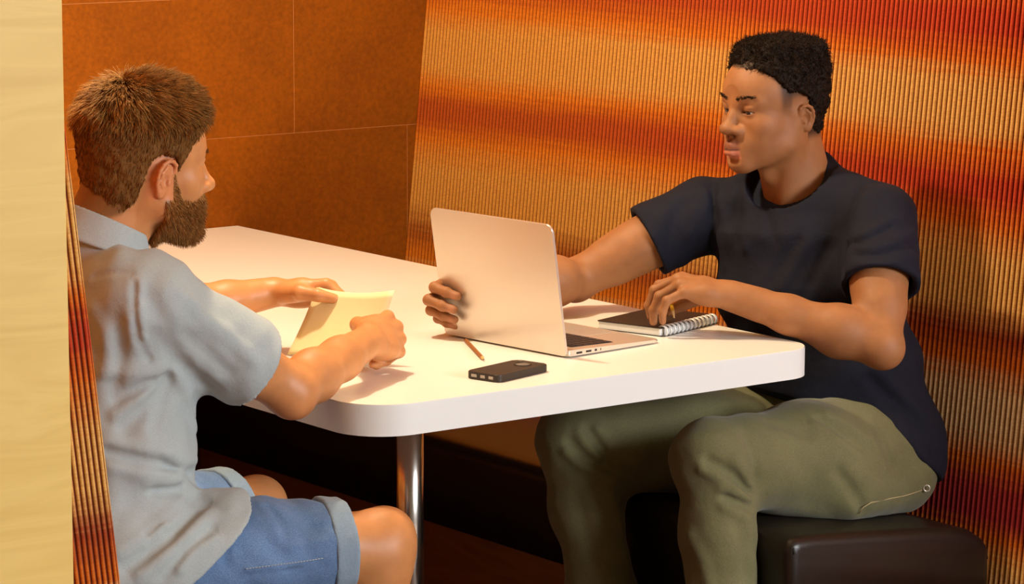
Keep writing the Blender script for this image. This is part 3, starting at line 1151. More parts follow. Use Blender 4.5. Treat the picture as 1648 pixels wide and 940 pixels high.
# ---------------------------------------------------------------- laptop
M_ALU = mat_plain('brushed_aluminium', (0.74, 0.68, 0.61), 0.40, metal=0.85)
M_ALU2 = mat_plain('aluminium_inside', (0.76, 0.69, 0.60), 0.42, metal=0.8)
M_KEY = mat_plain('black_keys', (0.012, 0.012, 0.013), 0.5)
M_SCREEN = mat_plain('dark_screen_glass', (0.01, 0.011, 0.013), 0.08)
M_RUB = mat_plain('black_rubber', (0.015, 0.015, 0.015), 0.7)
lap_ang = math.atan2(0.105, 0.9945)
lap = empty('laptop', (0.053, 0.175, 0.7425), lap_ang)
tag(lap, 'open silver laptop with its screen turned towards the man in navy', 'laptop')
LW, LD, LT = 0.325, 0.236, 0.0115
# local frame: x away from the hinge towards the user, y along the hinge
bm = bm_prism(bmesh.new(), rounded_rect(0.0, LD, 0.0, LW, (0.004, 0.014, 0.014, 0.004), 6), 0.0, LT, 0.0022, 2)
base = obj('base', bm, M_ALU2, lap)
bm = bm_prism(bmesh.new(), rounded_rect(0.030, 0.138, 0.024, LW - 0.024, (0.003,) * 4, 4), LT - 0.0004, LT + 0.0003)
kb = obj('keyboard', bm, M_KEY, lap)
bm = bmesh.new()
for r_ in range(6):
    n_k = 14 if r_ else 14
    for c_ in range(n_k):
        if r_ == 5 and 4 <= c_ <= 8:
            continue
        x0 = 0.032 + r_ * 0.0176
        y0 = 0.027 + c_ * (LW - 0.054) / n_k
        hh = 0.008 if r_ == 0 else 0.0152
        bm_box(bm, (x0 + (0.007 if r_ == 0 else 0), y0 + 0.001, LT + 0.0003), (x0 + 0.0155, y0 + (LW - 0.054) / n_k - 0.0015, LT + 0.0013))
bm_box(bm, (0.032 + 5 * 0.0176, 0.027 + 4 * (LW - 0.054) / 14 + 0.001, LT + 0.0003), (0.0475 + 5 * 0.0176, 0.027 + 9 * (LW - 0.054) / 14 - 0.0015, LT + 0.0013))
tag(obj('keys', bm, mat_plain('key_caps', (0.022, 0.022, 0.024), 0.45), kb), kind='stuff')
obj('trackpad', bm_prism(bmesh.new(), rounded_rect(0.146, 0.222, 0.110, 0.215, (0.003,) * 4, 4), LT - 0.0003, LT + 0.0003), mat_plain('trackpad', (0.72, 0.68, 0.62), 0.35, metal=0.7), lap)
for x0, x1 in ((0.020, 0.034), (0.044, 0.057), (0.066, 0.071), (0.080, 0.0815)):
    obj('port', bm_box(bmesh.new(), (x0, -0.0006, 0.0030), (x1, 0.002, 0.0066)), M_KEY, base)
for x0, y0 in ((0.02, 0.02), (0.02, LW - 0.02), (LD - 0.02, 0.02), (LD - 0.02, LW - 0.02)):
    obj('rubber_foot', lathe_bm(bmesh.new(), [(0.007, -0.0025), (0.007, 0.0005)], 16, (x0, y0, 0)), M_RUB, base)
obj('hinge', tube_bm(bmesh.new(), [(0.004, 0.03, LT - 0.0005), (0.004, LW - 0.03, LT - 0.0005)], 0.0048, 12), M_RUB, lap, True)
# lid, leaning back from the hinge
LH = 0.243
bm = bm_prism(bmesh.new(), rounded_rect(0.0, LH, 0.0, LW, (0.006, 0.013, 0.013, 0.006), 8), -0.0025, 0.0025, 0.0016, 2)
lid = obj('lid', bm, M_ALU, lap)
bm = bm_prism(bmesh.new(), rounded_rect(0.010, LH - 0.005, 0.005, LW - 0.005, (0.006,) * 4, 5), -0.0030, -0.0024)
scr = obj('screen', bm, M_SCREEN, lid)
for o_ in (base, kb, kb.children[0], [c for c in lap.children if c.name.startswith('trackpad')][0]):
    for vtx in o_.data.vertices:
        if vtx.co.z > 0.004:
            vtx.co.z -= 0.0068 * vtx.co.x / LD
th = math.radians(9.0)
lid.matrix_local = Matrix(((-math.sin(th), 0, -math.cos(th), -0.0035), (0, 1, 0, 0), (math.cos(th), 0, -math.sin(th), 0.0015), (0, 0, 0, 1)))
lid.data.update()

# ---------------------------------------------------------------- notebook with wire binding
nb = empty('notebook', (0.330, 0.250, 0.740), math.radians(16.8))
tag(nb, 'black spiral notebook on the table under the hand of the man in navy', 'notebook')
M_COVER = mat_plain('black_card_cover', lin(38, 26, 20), 0.5, noise=0.15, nscale=60)
M_PAGE = mat_plain('white_pages', lin(228, 226, 220), 0.8)
NW, ND = 0.192, 0.146
obj('back_cover', bm_prism(bmesh.new(), rounded_rect(0.0, NW, -0.004, ND, (0.004,) * 4, 4), 0.0, 0.0016), M_COVER, nb)
obj('pages', bm_prism(bmesh.new(), rounded_rect(0.002, NW - 0.002, 0.004, ND - 0.002, (0.003,) * 4, 4), 0.0016, 0.0150), M_PAGE, nb)
obj('front_cover', bm_prism(bmesh.new(), rounded_rect(0.0, NW, -0.001, ND, (0.004,) * 4, 4), 0.0150, 0.0166), M_COVER, nb)
M_WIRE = mat_plain('white_wire', lin(225, 225, 222), 0.35, metal=0.2)
bm = bmesh.new()
tube_bm(bm, [Vector((0, 0.004 + 0.0105 * math.cos(2 * math.pi * k / 16), 0.0092 + 0.0092 * math.sin(2 * math.pi * k / 16))) for k in range(16)], 0.0018, 8, closed=True)
for vtx in bm.verts:
    vtx.co.x *= 2.3
coil = obj('coil', bm, M_WIRE, nb, True)
coil.location = (0.012, 0, 0)
for i in range(1, 13):
    c_ = coil.copy()
    COL.objects.link(c_)
    c_.parent = nb
    c_.location = (0.012 + i * 0.0140, 0, 0)

# ---------------------------------------------------------------- phone
ph = empty('phone', (-0.131, 0.110, 0.740), math.radians(15.0))
tag(ph, 'black smartphone in a thick case lying face down by the table edge', 'phone')
M_CASE = mat_plain('black_case', lin(40, 30, 24), 0.45, noise=0.1, nscale=200)
M_METAL = mat_plain('dark_metal', (0.25, 0.24, 0.22), 0.35, metal=0.9)
PL, PW, PT = 0.142, 0.073, 0.0135
case = obj('case', bm_prism(bmesh.new(), rounded_rect(-PL / 2, PL / 2, -PW / 2, PW / 2, (0.011,) * 4, 6), 0.0, PT, 0.002, 3), M_CASE, ph)
for y0, w_ in ((-0.024, 0.010), (-0.006, 0.010), (0.012, 0.012)):
    obj('port_opening', bm_box(bmesh.new(), (-PL / 2 - 0.0006, y0, 0.0045), (-PL / 2 + 0.002, y0 + w_, 0.0095), 0.0004, 1), mat_plain('port_metal', (0.42, 0.40, 0.36), 0.4, metal=0.8) if y0 == -0.024 else bpy.data.materials['port_metal'], case)
bm = bmesh.new()
tube_bm(bm, [Vector((PL / 2 - 0.034 + 0.0145 * math.cos(a * math.pi / 14), -0.004 + 0.0145 * math.sin(a * math.pi / 14), PT)) for a in range(28)], 0.0016, 6, closed=True)
obj('camera_ring', bm, M_CASE, ph, True)
obj('logo_disc', lathe_bm(bmesh.new(), [(0.0135, PT - 0.0004), (0.0135, PT + 0.0004)], 28, (PL / 2 - 0.034, -0.004, 0)), mat_plain('grey_metal_disc', (0.30, 0.27, 0.24), 0.4, metal=0.7), ph)
for y0 in (0.006,):
    obj('camera_lens', lathe_bm(bmesh.new(), [(0.005, PT - 0.001), (0.005, PT + 0.0008)], 16, (PL / 2 - 0.012, 0.018, 0)), M_SCREEN, ph)


# ---------------------------------------------------------------- pencils
def make_pencil(a, b, body_col, label, end_col, rad=0.0036):
    a, b = Vector(a), Vector(b)
    t = empty('pencil', a)
    tag(t, label, 'pencil', 'wooden pencils')
    d = b - a
    L_ = d.length
    u = d.normalized()
    p = lambda s: u * s
    obj('barrel', tube_bm(bmesh.new(), [p(0.004), p(L_ - 0.020)], rad, 6), mat_plain(body_col[0], body_col[1], 0.4), t)
    obj('end_cap', tube_bm(bmesh.new(), [p(0.0), p(0.004)], rad * 1.02, 12), mat_plain(end_col[0], end_col[1], 0.5), t)
    obj('sharpened_wood', tube_bm(bmesh.new(), [p(L_ - 0.020), p(L_ - 0.005)], [rad * 0.98, 0.0012], 12), mat_plain(body_col[0] + '_wood', lin(214, 170, 112), 0.7), t)
    obj('lead', tube_bm(bmesh.new(), [p(L_ - 0.005), p(L_)], [0.0012, 0.0002], 8), mat_plain(body_col[0] + '_lead', lin(60, 50, 44), 0.5), t)
    return t


make_pencil((0.004, 0.420, 0.7437), (-0.089, 0.236, 0.7437), ('brown_pencil', lin(150, 92, 44)), 'brown pencil lying on the table between the laptop and the phone', ('black_cap', lin(40, 24, 22)))

# ---------------------------------------------------------------- folded paper held by the bearded man
M_PAPER = mat_plain('cream_paper', lin(238, 222, 172), 0.75, noise=0.03, nscale=20)
cTL, cTR, cBL, cBR = V3(-0.290, 0.470, 0.858), V3(-0.237, 0.302, 0.868), V3(-0.352, 0.470, 0.7475), V3(-0.308, 0.302, 0.7520)


def paper_sheet(off, shift):
    bm = bmesh.new()
    nn = 12
    rows = []
    for side_ in (0, 1):
        grid = []
        for i in range(nn + 1):
            row = []
            for j in range(nn + 1):
                s_, t_ = i / nn, j / nn
                p_ = (cBL * (1 - s_) + cBR * s_) * (1 - t_) + (cTL * (1 - s_) + cTR * s_) * t_
                nrm_ = unit(np.cross(cTL - cBL, cBR - cBL))
                p_ = p_ + nrm_ * (0.010 * math.sin(math.pi * t_) * (0.4 + 0.6 * s_) - 0.006 * math.sin(math.pi * s_) + off + side_ * 0.0007) + V3(shift[0], shift[1], 0) * t_
                p_ = p_ + V3(0, 0, 0.010 * t_ * (2 * s_ - 1) ** 2 - 0.005 * t_)
                row.append(bm.verts.new(p_))
            grid.append(row)
        rows.append(grid)
    a_, b_ = rows
    for i in range(nn):
        for j in range(nn):
            bm.faces.new((a_[i][j], a_[i][j + 1], a_[i + 1][j + 1], a_[i + 1][j]))
            bm.faces.new((b_[i][j], b_[i + 1][j], b_[i + 1][j + 1], b_[i][j + 1]))
    rim = [(i, 0) for i in range(nn)] + [(nn, j) for j in range(nn)] + [(nn - i, nn) for i in range(nn)] + [(0, nn - j) for j in range(nn)]
    for k in range(len(rim)):
        (i0, j0), (i1, j1) = rim[k], rim[(k + 1) % len(rim)]
        bm.faces.new((a_[i0][j0], a_[i1][j1], b_[i1][j1], b_[i0][j0]))
    bmesh.ops.recalc_face_normals(bm, faces=bm.faces)
    return bm


fol = empty('paper_folder', tuple(cBL))
tag(fol, 'small cream paper folder held upright by the bearded man', 'folder')
for nm_, o_, s_ in (('front_sheet', 0.0, (0, 0)), ('back_sheet', -0.0016, (0.003, 0.002))):
    q_ = obj(nm_, paper_sheet(o_, s_), M_PAPER, fol, True)
    q_.location = -Vector(cBL)

# cloth folds, as lines on the garments: points, width, height
FOLDS1 = [
    ([(-0.957, 0.046, 0.717), (-0.922, 0.028, 0.706), (-0.884, 0.018, 0.696), (-0.787, 0.08, 0.658)], 0.012, -0.0135),
    ([(-0.957, 0.05, 0.733), (-0.921, 0.031, 0.723), (-0.874, 0.021, 0.711), (-0.78, 0.084, 0.672)], 0.013, 0.0081),
    ([(-0.959, 0.041, 0.697), (-0.919, 0.025, 0.684), (-0.87, 0.023, 0.671)], 0.012, 0.0081),
    ([(-0.964, -0.02, 0.548), (-0.926, -0.021, 0.565), (-0.897, -0.022, 0.58), (-0.85, -0.008, 0.604), (-0.8, 0.023, 0.623)], 0.012, -0.0162),
    ([(-0.969, -0.009, 0.569), (-0.929, -0.008, 0.585), (-0.892, -0.006, 0.602), (-0.833, 0.019, 0.622)], 0.013, 0.0108),
    ([(-0.946, -0.027, 0.535), (-0.908, -0.032, 0.56), (-0.86, -0.025, 0.588), (-0.808, -0.004, 0.607)], 0.012, 0.0108),
    ([(-0.922, -0.007, 0.589), (-0.873, 0.001, 0.611), (-0.799, 0.039, 0.631)], 0.009, -0.0108),
    ([(-0.891, 0.022, 0.652), (-0.836, 0.033, 0.645)], 0.009, -0.0108),
    ([(-0.899, 0.022, 0.665), (-0.836, 0.034, 0.66)], 0.009, 0.0068),
    ([(-0.914, -0.041, 0.528), (-0.87, -0.04, 0.566), (-0.816, -0.027, 0.591)], 0.009, -0.0081),
    ([(-0.885, -0.046, 0.539), (-0.861, -0.044, 0.56), (-0.819, -0.04, 0.575)], 0.009, 0.0068),
    ([(-0.854, 0.039, 0.828), (-0.892, 0.039, 0.816), (-0.933, 0.056, 0.8)], 0.011, -0.0108),
    ([(-0.851, 0.041, 0.813), (-0.887, 0.038, 0.788), (-0.929, 0.044, 0.752)], 0.011, -0.0095),
    ([(-0.863, 0.036, 0.84), (-0.908, 0.039, 0.841), (-0.949, 0.065, 0.84)], 0.011, 0.0081),
    ([(-0.849, 0.041, 0.821), (-0.861, 0.041, 0.784), (-0.882, 0.029, 0.749)], 0.01, -0.0081),
    ([(-0.87, 0.038, 0.823), (-0.902, 0.042, 0.799), (-0.938, 0.057, 0.773)], 0.01, 0.0081),
    ([(-0.841, 0.039, 0.832), (-0.803, 0.066, 0.784), (-0.773, 0.094, 0.725)], 0.01, 0.0081),
    ([(-0.915, 0.029, 0.984), (-0.922, 0.019, 0.942), (-0.913, 0.025, 0.896), (-0.888, 0.035, 0.858)], 0.005, -0.0068),
    ([(-0.907, 0.025, 0.984), (-0.915, 0.015, 0.942), (-0.903, 0.022, 0.895)], 0.006, 0.0041),
    ([(-0.947, 0.102, 0.987), (-0.932, 0.069, 0.997), (-0.913, 0.041, 0.997)], 0.004, -0.0041),
    ([(-0.835, 0.009, 0.895), (-0.799, 0.013, 0.866), (-0.757, 0.016, 0.826)], 0.012, -0.0068),
    ([(-0.8, 0.01, 0.911), (-0.757, 0.007, 0.883), (-0.716, -0.001, 0.844)], 0.012, 0.0068),
    ([(-0.887, 0.016, 0.9), (-0.833, 0.033, 0.847), (-0.762, 0.057, 0.795)], 0.013, -0.0081),
    ([(-0.845, 0.009, 0.965), (-0.81, 0.013, 0.932), (-0.765, 0.011, 0.898)], 0.013, 0.0054),
    ([(-0.899, 0.012, 0.96), (-0.876, 0.006, 0.919), (-0.852, 0.019, 0.876)], 0.014, -0.0068),
    ([(-0.956, 0.087, 0.936), (-0.949, 0.063, 0.899), (-0.944, 0.062, 0.85)], 0.014, 0.0068),
    ([(-0.939, 0.04, 0.921), (-0.929, 0.049, 0.87), (-0.937, 0.057, 0.82)], 0.012, -0.0068),
]
FOLDS1S = [
    ([(-0.702, -0.012, 0.607), (-0.697, -0.036, 0.591), (-0.695, -0.055, 0.571)], 0.008, -0.005),
    ([(-0.709, -0.003, 0.609), (-0.71, -0.035, 0.589), (-0.711, -0.054, 0.569)], 0.008, 0.004),
    ([(-0.766, -0.056, 0.521), (-0.727, -0.067, 0.523), (-0.681, -0.072, 0.522)], 0.005, 0.0035),
    ([(-0.766, -0.055, 0.513), (-0.728, -0.068, 0.515), (-0.68, -0.07, 0.513)], 0.005, -0.004),
    ([(-0.798, -0.016, 0.586), (-0.796, -0.039, 0.56), (-0.803, -0.042, 0.536)], 0.008, -0.005),
    ([(-0.645, -0.05, 0.571), (-0.603, -0.059, 0.571)], 0.01, -0.003),
    ([(-0.691, -0.067, 0.55), (-0.643, -0.065, 0.549), (-0.588, -0.073, 0.547)], 0.01, 0.003),
]
FOLDS2 = [
    ([(0.597, 0.42, 0.986), (0.575, 0.388, 0.918), (0.598, 0.408, 0.811)], 0.009, -0.01),
    ([(0.619, 0.422, 0.996), (0.586, 0.371, 0.931), (0.579, 0.357, 0.836)], 0.01, 0.007),
    ([(0.578, 0.418, 0.975), (0.561, 0.404, 0.929), (0.567, 0.417, 0.867)], 0.01, 0.005),
    ([(0.62, 0.362, 1.0), (0.596, 0.347, 0.945), (0.57, 0.319, 0.89)], 0.01, -0.007),
    ([(0.642, 0.364, 0.994), (0.597, 0.315, 0.942), (0.573, 0.293, 0.881)], 0.011, 0.006),
    ([(0.655, 0.349, 0.983), (0.602, 0.27, 0.953), (0.589, 0.236, 0.91)], 0.01, -0.004),
    ([(0.625, 0.175, 0.902), (0.607, 0.189, 0.86), (0.585, 0.202, 0.813)], 0.012, 0.006),
    ([(0.613, 0.188, 0.907), (0.597, 0.21, 0.865), (0.579, 0.224, 0.823)], 0.012, -0.004),
    ([(0.648, 0.148, 0.891), (0.625, 0.153, 0.845), (0.604, 0.166, 0.798)], 0.012, -0.005),
    ([(0.617, 0.07, 0.852), (0.646, 0.098, 0.886), (0.664, 0.112, 0.93), (0.68, 0.109, 0.976), (0.716, 0.122, 1.011)], 0.008, -0.007),
    ([(0.614, 0.05, 0.859), (0.638, 0.071, 0.901), (0.663, 0.087, 0.944), (0.69, 0.093, 0.988)], 0.009, 0.005),
    ([(0.647, 0.093, 0.901), (0.642, 0.049, 0.915), (0.658, 0.031, 0.927), (0.69, 0.023, 0.94)], 0.008, -0.006),
    ([(0.653, 0.096, 0.913), (0.65, 0.053, 0.928), (0.67, 0.038, 0.94), (0.704, 0.031, 0.954)], 0.009, 0.005),
    ([(0.628, 0.035, 0.892), (0.643, 0.008, 0.894), (0.665, -0.004, 0.901), (0.741, 0.005, 0.913)], 0.008, -0.006),
    ([(0.636, 0.043, 0.905), (0.652, 0.014, 0.907), (0.682, -0.0, 0.915), (0.746, 0.014, 0.927)], 0.009, 0.005),
    ([(0.619, 0.048, 0.876), (0.629, 0.009, 0.877), (0.664, -0.02, 0.882), (0.726, -0.014, 0.887)], 0.008, 0.004),
    ([(0.716, 0.13, 1.011), (0.764, 0.101, 1.01)], 0.005, -0.003),
    ([(0.698, 0.075, 0.646), (0.745, 0.055, 0.596), (0.792, 0.026, 0.547)], 0.011, -0.006),
    ([(0.709, 0.07, 0.664), (0.762, 0.052, 0.612), (0.81, 0.034, 0.568)], 0.011, 0.005),
    ([(0.736, 0.044, 0.551), (0.76, 0.026, 0.525), (0.788, 0.016, 0.495)], 0.009, 0.005),
    ([(0.539, 0.438, 0.952), (0.515, 0.438, 0.917), (0.496, 0.441, 0.876)], 0.012, -0.0025),
    ([(0.527, 0.462, 0.956), (0.499, 0.458, 0.928), (0.476, 0.456, 0.894)], 0.012, 0.004),
    ([(0.552, 0.416, 0.941), (0.541, 0.417, 0.893), (0.554, 0.454, 0.833)], 0.012, 0.005),
    ([(0.562, 0.278, 0.787), (0.58, 0.227, 0.768), (0.613, 0.176, 0.748)], 0.014, -0.004),
]
FOLDS2T = [
    ([(0.257, 0.025, 0.553), (0.274, 0.012, 0.542), (0.296, 0.004, 0.525), (0.34, 0.005, 0.486)], 0.009, -0.0159),
    ([(0.248, 0.032, 0.538), (0.27, 0.015, 0.523), (0.295, 0.004, 0.506), (0.326, 0.001, 0.479)], 0.01, 0.0101),
    ([(0.303, 0.004, 0.555), (0.32, 0.003, 0.53), (0.338, 0.006, 0.502)], 0.009, 0.0116),
    ([(0.283, 0.007, 0.486), (0.31, 0.0, 0.475), (0.339, 0.002, 0.462)], 0.008, -0.0116),
    ([(0.275, 0.011, 0.504), (0.304, 0.002, 0.49), (0.336, 0.003, 0.477)], 0.008, 0.0072),
    ([(0.28, 0.008, 0.469), (0.3, -0.003, 0.456), (0.326, -0.007, 0.444)], 0.009, 0.0072),
    ([(0.347, 0.028, 0.589), (0.35, 0.01, 0.557), (0.351, 0.007, 0.512)], 0.012, -0.0087),
    ([(0.542, 0.042, 0.593), (0.576, 0.023, 0.568), (0.623, 0.014, 0.533)], 0.009, -0.0116),
    ([(0.526, 0.038, 0.585), (0.557, 0.015, 0.559), (0.605, 0.006, 0.524)], 0.01, 0.0087),
    ([(0.564, 0.049, 0.6), (0.602, 0.035, 0.578), (0.647, 0.025, 0.544)], 0.01, 0.0072),
    ([(0.678, 0.032, 0.552), (0.69, 0.021, 0.525), (0.7, 0.012, 0.493)], 0.008, -0.0087),
    ([(0.655, 0.026, 0.546), (0.666, 0.017, 0.519), (0.675, 0.005, 0.488)], 0.009, 0.0072),
    ([(0.556, 0.004, 0.497), (0.596, -0.005, 0.446), (0.626, 0.005, 0.411)], 0.012, -0.0072),
    ([(0.204, 0.361, 0.538), (0.214, 0.351, 0.519), (0.233, 0.343, 0.503), (0.284, 0.336, 0.477)], 0.009, -0.0145),
    ([(0.199, 0.366, 0.518), (0.217, 0.355, 0.497), (0.245, 0.343, 0.482), (0.285, 0.336, 0.464)], 0.01, 0.0101),
    ([(0.237, 0.352, 0.56), (0.251, 0.341, 0.534), (0.272, 0.334, 0.502)], 0.009, -0.0116),
    ([(0.221, 0.357, 0.557), (0.233, 0.345, 0.531), (0.254, 0.337, 0.504)], 0.009, 0.0087),
    ([(0.258, 0.347, 0.559), (0.276, 0.336, 0.529), (0.295, 0.33, 0.491)], 0.01, 0.0087),
    ([(0.43, 0.054, 0.598), (0.464, 0.04, 0.585), (0.498, 0.027, 0.571)], 0.014, -0.0043),
    ([(0.238, 0.053, 0.415), (0.245, 0.025, 0.373), (0.251, 0.015, 0.331)], 0.013, 0.0058),
    ([(0.3, -0.012, 0.43), (0.311, -0.017, 0.384), (0.32, -0.017, 0.33)], 0.013, -0.0072),
    ([(0.217, 0.354, 0.431), (0.225, 0.336, 0.374), (0.243, 0.329, 0.313)], 0.014, -0.0058),
    ([(0.275, 0.333, 0.44), (0.297, 0.323, 0.366), (0.311, 0.319, 0.292)], 0.014, 0.0058),
]
CORD = [(0.6107, 0.0057, 0.4104), (0.6146, -0.0032, 0.4246), (0.6334, -0.0033, 0.4304), (0.6867, 0.0057, 0.4286), (0.7477, 0.0185, 0.4253), (0.792, 0.0238, 0.4281)]
SHORTS_SEAM = [(-0.7706, -0.0539, 0.5217), (-0.7463, -0.0614, 0.5226), (-0.7162, -0.0689, 0.5237), (-0.6808, -0.0721, 0.5232), (-0.6363, -0.0729, 0.5229)]


# ================================================================ man in the navy T-shirt (right of the table)
SK2 = np.array(lin(156, 104, 64))
M_SKIN2 = mat_skin('brown_skin', 0.6, 0.08)
RH, PH = head_frame((0.634, 0.302, 1.150), (-0.985, 0.040, -0.07))
HS2 = 1.0
neck_w = V3(0.698, 0.290, 0.975)
nl2 = (RH.T @ (neck_w - PH)) / HS2
F, skull2 = head_field(dict(nose_w=0.0180, nose_l=0.106, tip_w=0.0155, nose_z=0.005, prog=0.0075, lips=0.0106, lip_x=0.0958, gap=0.0, phil=0.0005, jaw=0.052, neck=0.055, lid_up=2, lid_low=-25, brow=0.8, socket=0.86, cheek=0.004, ear=(-0.012, 0.0, -0.010), ear_s=0.84), nl2)
v, f = F.mesh()
v = smooth_verts(v, f, 1, 0.4)
hn = vert_normals(v, f)
# pigment: lips, brows, faded hair at the temples and nape
c = np.tile(SK2, (len(v), 1))


def blend(c, w, col):
    w = np.clip(w, 0, 1)[:, None]
    return c * (1 - w) + np.asarray(col)[None, :] * w


ay = np.abs(v[:, 1])
low = sstep(-0.0715, -0.0735, v[:, 2]) * sstep(-0.0915, -0.0870, v[:, 2]) * sstep(0.082, 0.090, v[:, 0]) * sstep(0.0245, 0.019, ay)
upl = sstep(-0.0715, -0.070, v[:, 2]) * sstep(-0.0525, -0.0565, v[:, 2]) * sstep(0.082, 0.090, v[:, 0]) * sstep(0.0245, 0.019, ay)
c = blend(c, low * 0.9, lin(206, 126, 100))
c = blend(c, upl * 0.65, lin(140, 78, 62))
mou = np.exp(-((v[:, 2] + 0.0712) / 0.0016) ** 2) * sstep(0.078, 0.084, v[:, 0]) * sstep(0.024, 0.018, ay)
c = blend(c, mou * 0.85, lin(58, 26, 20))


def fade_line(x):
    # height of the hairline around the head
    return np.where(x > 0.045, 0.080, np.where(x > 0.012, 0.030 + (x - 0.012) / 0.033 * 0.050, np.where(x > -0.012, 0.026, np.where(x > -0.042, 0.020 + (x + 0.042) / 0.03 * 0.006, -0.062))))


fl = fade_line(v[:, 0])
fade = sstep(-0.010, 0.012, v[:, 2] - fl) 
fade = np.where(v[:, 0] > 0.045, sstep(-0.002, 0.004, v[:, 2] - fl), fade)
sideb = sstep(0.030, 0.018, v[:, 0]) * sstep(-0.002, 0.008, v[:, 0]) * sstep(-0.022, 0.012, v[:, 2]) * (ay > 0.05) * (v[:, 2] < 0.06)
ear_m = (v[:, 0] < -0.006) & (v[:, 0] > -0.055) & (v[:, 2] < 0.012) & (ay > 0.062)
fade = np.where(ear_m, 0, fade)
c = blend(c, fade * 0.85, lin(30, 20, 15))
c = blend(c, sideb * 0.5, lin(46, 30, 22))
tmp_f = sstep(0.036, 0.020, v[:, 0]) * sstep(0.000, 0.040, v[:, 2] + 0.3 * v[:, 0]) * (v[:, 0] > -0.02) * (ay > 0.045)
c = blend(c, tmp_f * 0.65, lin(40, 26, 18))
mus = gauss(np.stack([v[:, 0], ay, v[:, 2]], 1), (0.092, 0.010, -0.054), (0.012, 0.014, 0.0045))
c = blend(c, mus * 0.30, lin(50, 30, 22))
cheek = gauss(np.stack([v[:, 0], ay, v[:, 2]], 1), (0.055, 0.048, -0.025), (0.03, 0.02, 0.018))
c = blend(c, cheek * 0.25, lin(172, 104, 66))
for s_ in (-1, 1):
    dx_, dz_ = v[:, 0] - 0.0665, v[:, 2]
    el_ = np.degrees(np.arctan2(dz_, np.maximum(dx_, 1e-4)))
    dy_ = (v[:, 1] - s_ * 0.0315) / 0.0145
    edge = -11.5 + 13.5 * np.sqrt(np.maximum(1 - dy_ ** 2, 0))
    near = (np.abs(dy_) < 1) & (dx_ > 0.0) & (np.sqrt(dx_ ** 2 + dz_ ** 2) < 0.0165)
    c = blend(c, near * np.exp(-((el_ - edge - 3) / 8.0) ** 2) * 0.85, lin(40, 22, 14))
    c = blend(c, near * np.exp(-((el_ + 27) / 7.0) ** 2) * 0.4, lin(80, 44, 28))
nost = gauss(np.stack([v[:, 0], ay, v[:, 2]], 1), (0.094, 0.0096, -0.0475), (0.005, 0.004, 0.003))  # shade of the nostril pits, painted into the skin colour
c = blend(c, nost * 0.8, lin(46, 22, 16))
Wd = lambda q: PH + (np.asarray(q) * HS2) @ RH.T
body2 = [(Wd(v), f, c)]
head2_v, head2_n, head2_f = v, hn, f

# arms
shN, elN, wrN = V3(0.745, 0.105, 0.945), V3(0.622, -0.030, 0.735), V3(0.437, 0.172, 0.817)
F = Field((0.28, -0.11, 0.68), (0.84, 0.36, 1.04), 0.0023)
arm(F, shN, elN, wrN, 1.0)
fw_ = V3(-0.080, 0.078, 0.026)
tipsN, nails = hand(F, wrN + unit(wrN - elN) * 0.004, fw_, (-0.05, -0.15, 1.0), -1,
                    dict(index=(34, 42, 26, 4), middle=(40, 44, 26, 1), ring=(44, 38, 20, -2), little=(36, 46, 22, -18)),
                    [(0.75, 0.45, -0.50), (0.80, 0.05, -0.62), (0.75, -0.20, -0.60)], 1.06)
F.cone(wrN - unit(wrN - elN) * 0.05, wrN + unit(fw_) * 0.02, 0.027, 0.024, 0.012)
v, f = F.mesh()
v = smooth_verts(v, f, 1, 0.5)
c = np.tile(SK2, (len(v), 1))
for p_, r_ in nails:
    c = blend(c, gauss(v, p_, r_) * 0.5, lin(190, 130, 100))
body2.append((v, f, c))

shF, elF, wrF = V3(0.612, 0.462, 0.928), V3(0.385, 0.578, 0.802), V3(0.124, 0.522, 0.817)
F = Field((-0.06, 0.38, 0.70), (0.70, 0.66, 1.04), 0.0023)
arm(F, shF, elF, wrF, 1.0)
tipsF, nails = hand(F, wrF, (-0.95, -0.10, -0.05), (-0.10, 0.95, 0.25), 1,
                    dict(index=(18, 82, 10, 2), middle=(18, 82, 10, 0), ring=(16, 82, 10, -1), little=(10, 84, 10, -2)),
                    [(0.55, 0.75, -0.35), (0.75, 0.45, -0.45), (0.8, 0.3, -0.5)], 1.10)
v, f = F.mesh()
v = smooth_verts(v, f, 1, 0.5)
c = np.tile(SK2, (len(v), 1))
for p_, r_ in nails:
    c = blend(c, gauss(v, p_, r_ * 1.1) * 0.6, lin(200, 140, 112))
body2.append((v, f, c))

make_pencil((0.383, 0.292, 0.812), (0.369, 0.258, 0.766), ('yellow_pencil', lin(226, 170, 44)), 'yellow pencil stub held over the notebook by the man in navy', ('pink_eraser', lin(200, 120, 110)))

# trunk and legs below the clothes
hipN, knN, anN = V3(0.752, 0.130, 0.498), V3(0.315, 0.080, 0.537), V3(0.298, 0.005, 0.095)
hipF, knF, anF = V3(0.700, 0.318, 0.500), V3(0.262, 0.418, 0.522), V3(0.296, 0.340, 0.095)
lat_t = unit((-0.15, 0.365, 0.0))
lat_p = unit((-0.06, 0.19, 0.0))
pel, wai, che, uch = V3(0.765, 0.215, 0.500), V3(0.745, 0.232, 0.640), V3(0.706, 0.268, 0.810), V3(0.690, 0.283, 0.905)
F = Field((0.20, -0.02, 0.05), (0.95, 0.60, 1.06), 0.007)
F.loft(pel, wai, (0.110, 0.160), (0.095, 0.145), (lat_p, lat_t))
F.loft(wai, che, (0.095, 0.145), (0.105, 0.160), lat_t, 0.04)
F.loft(che, uch, (0.105, 0.160), (0.085, 0.150), lat_t, 0.04)
F.cone(uch, neck_w + V3(0.01, 0, -0.01), 0.06, 0.042, 0.02)
F.cone(uch, shN, 0.05, 0.045, 0.02)
F.cone(uch, shF, 0.05, 0.045, 0.02)
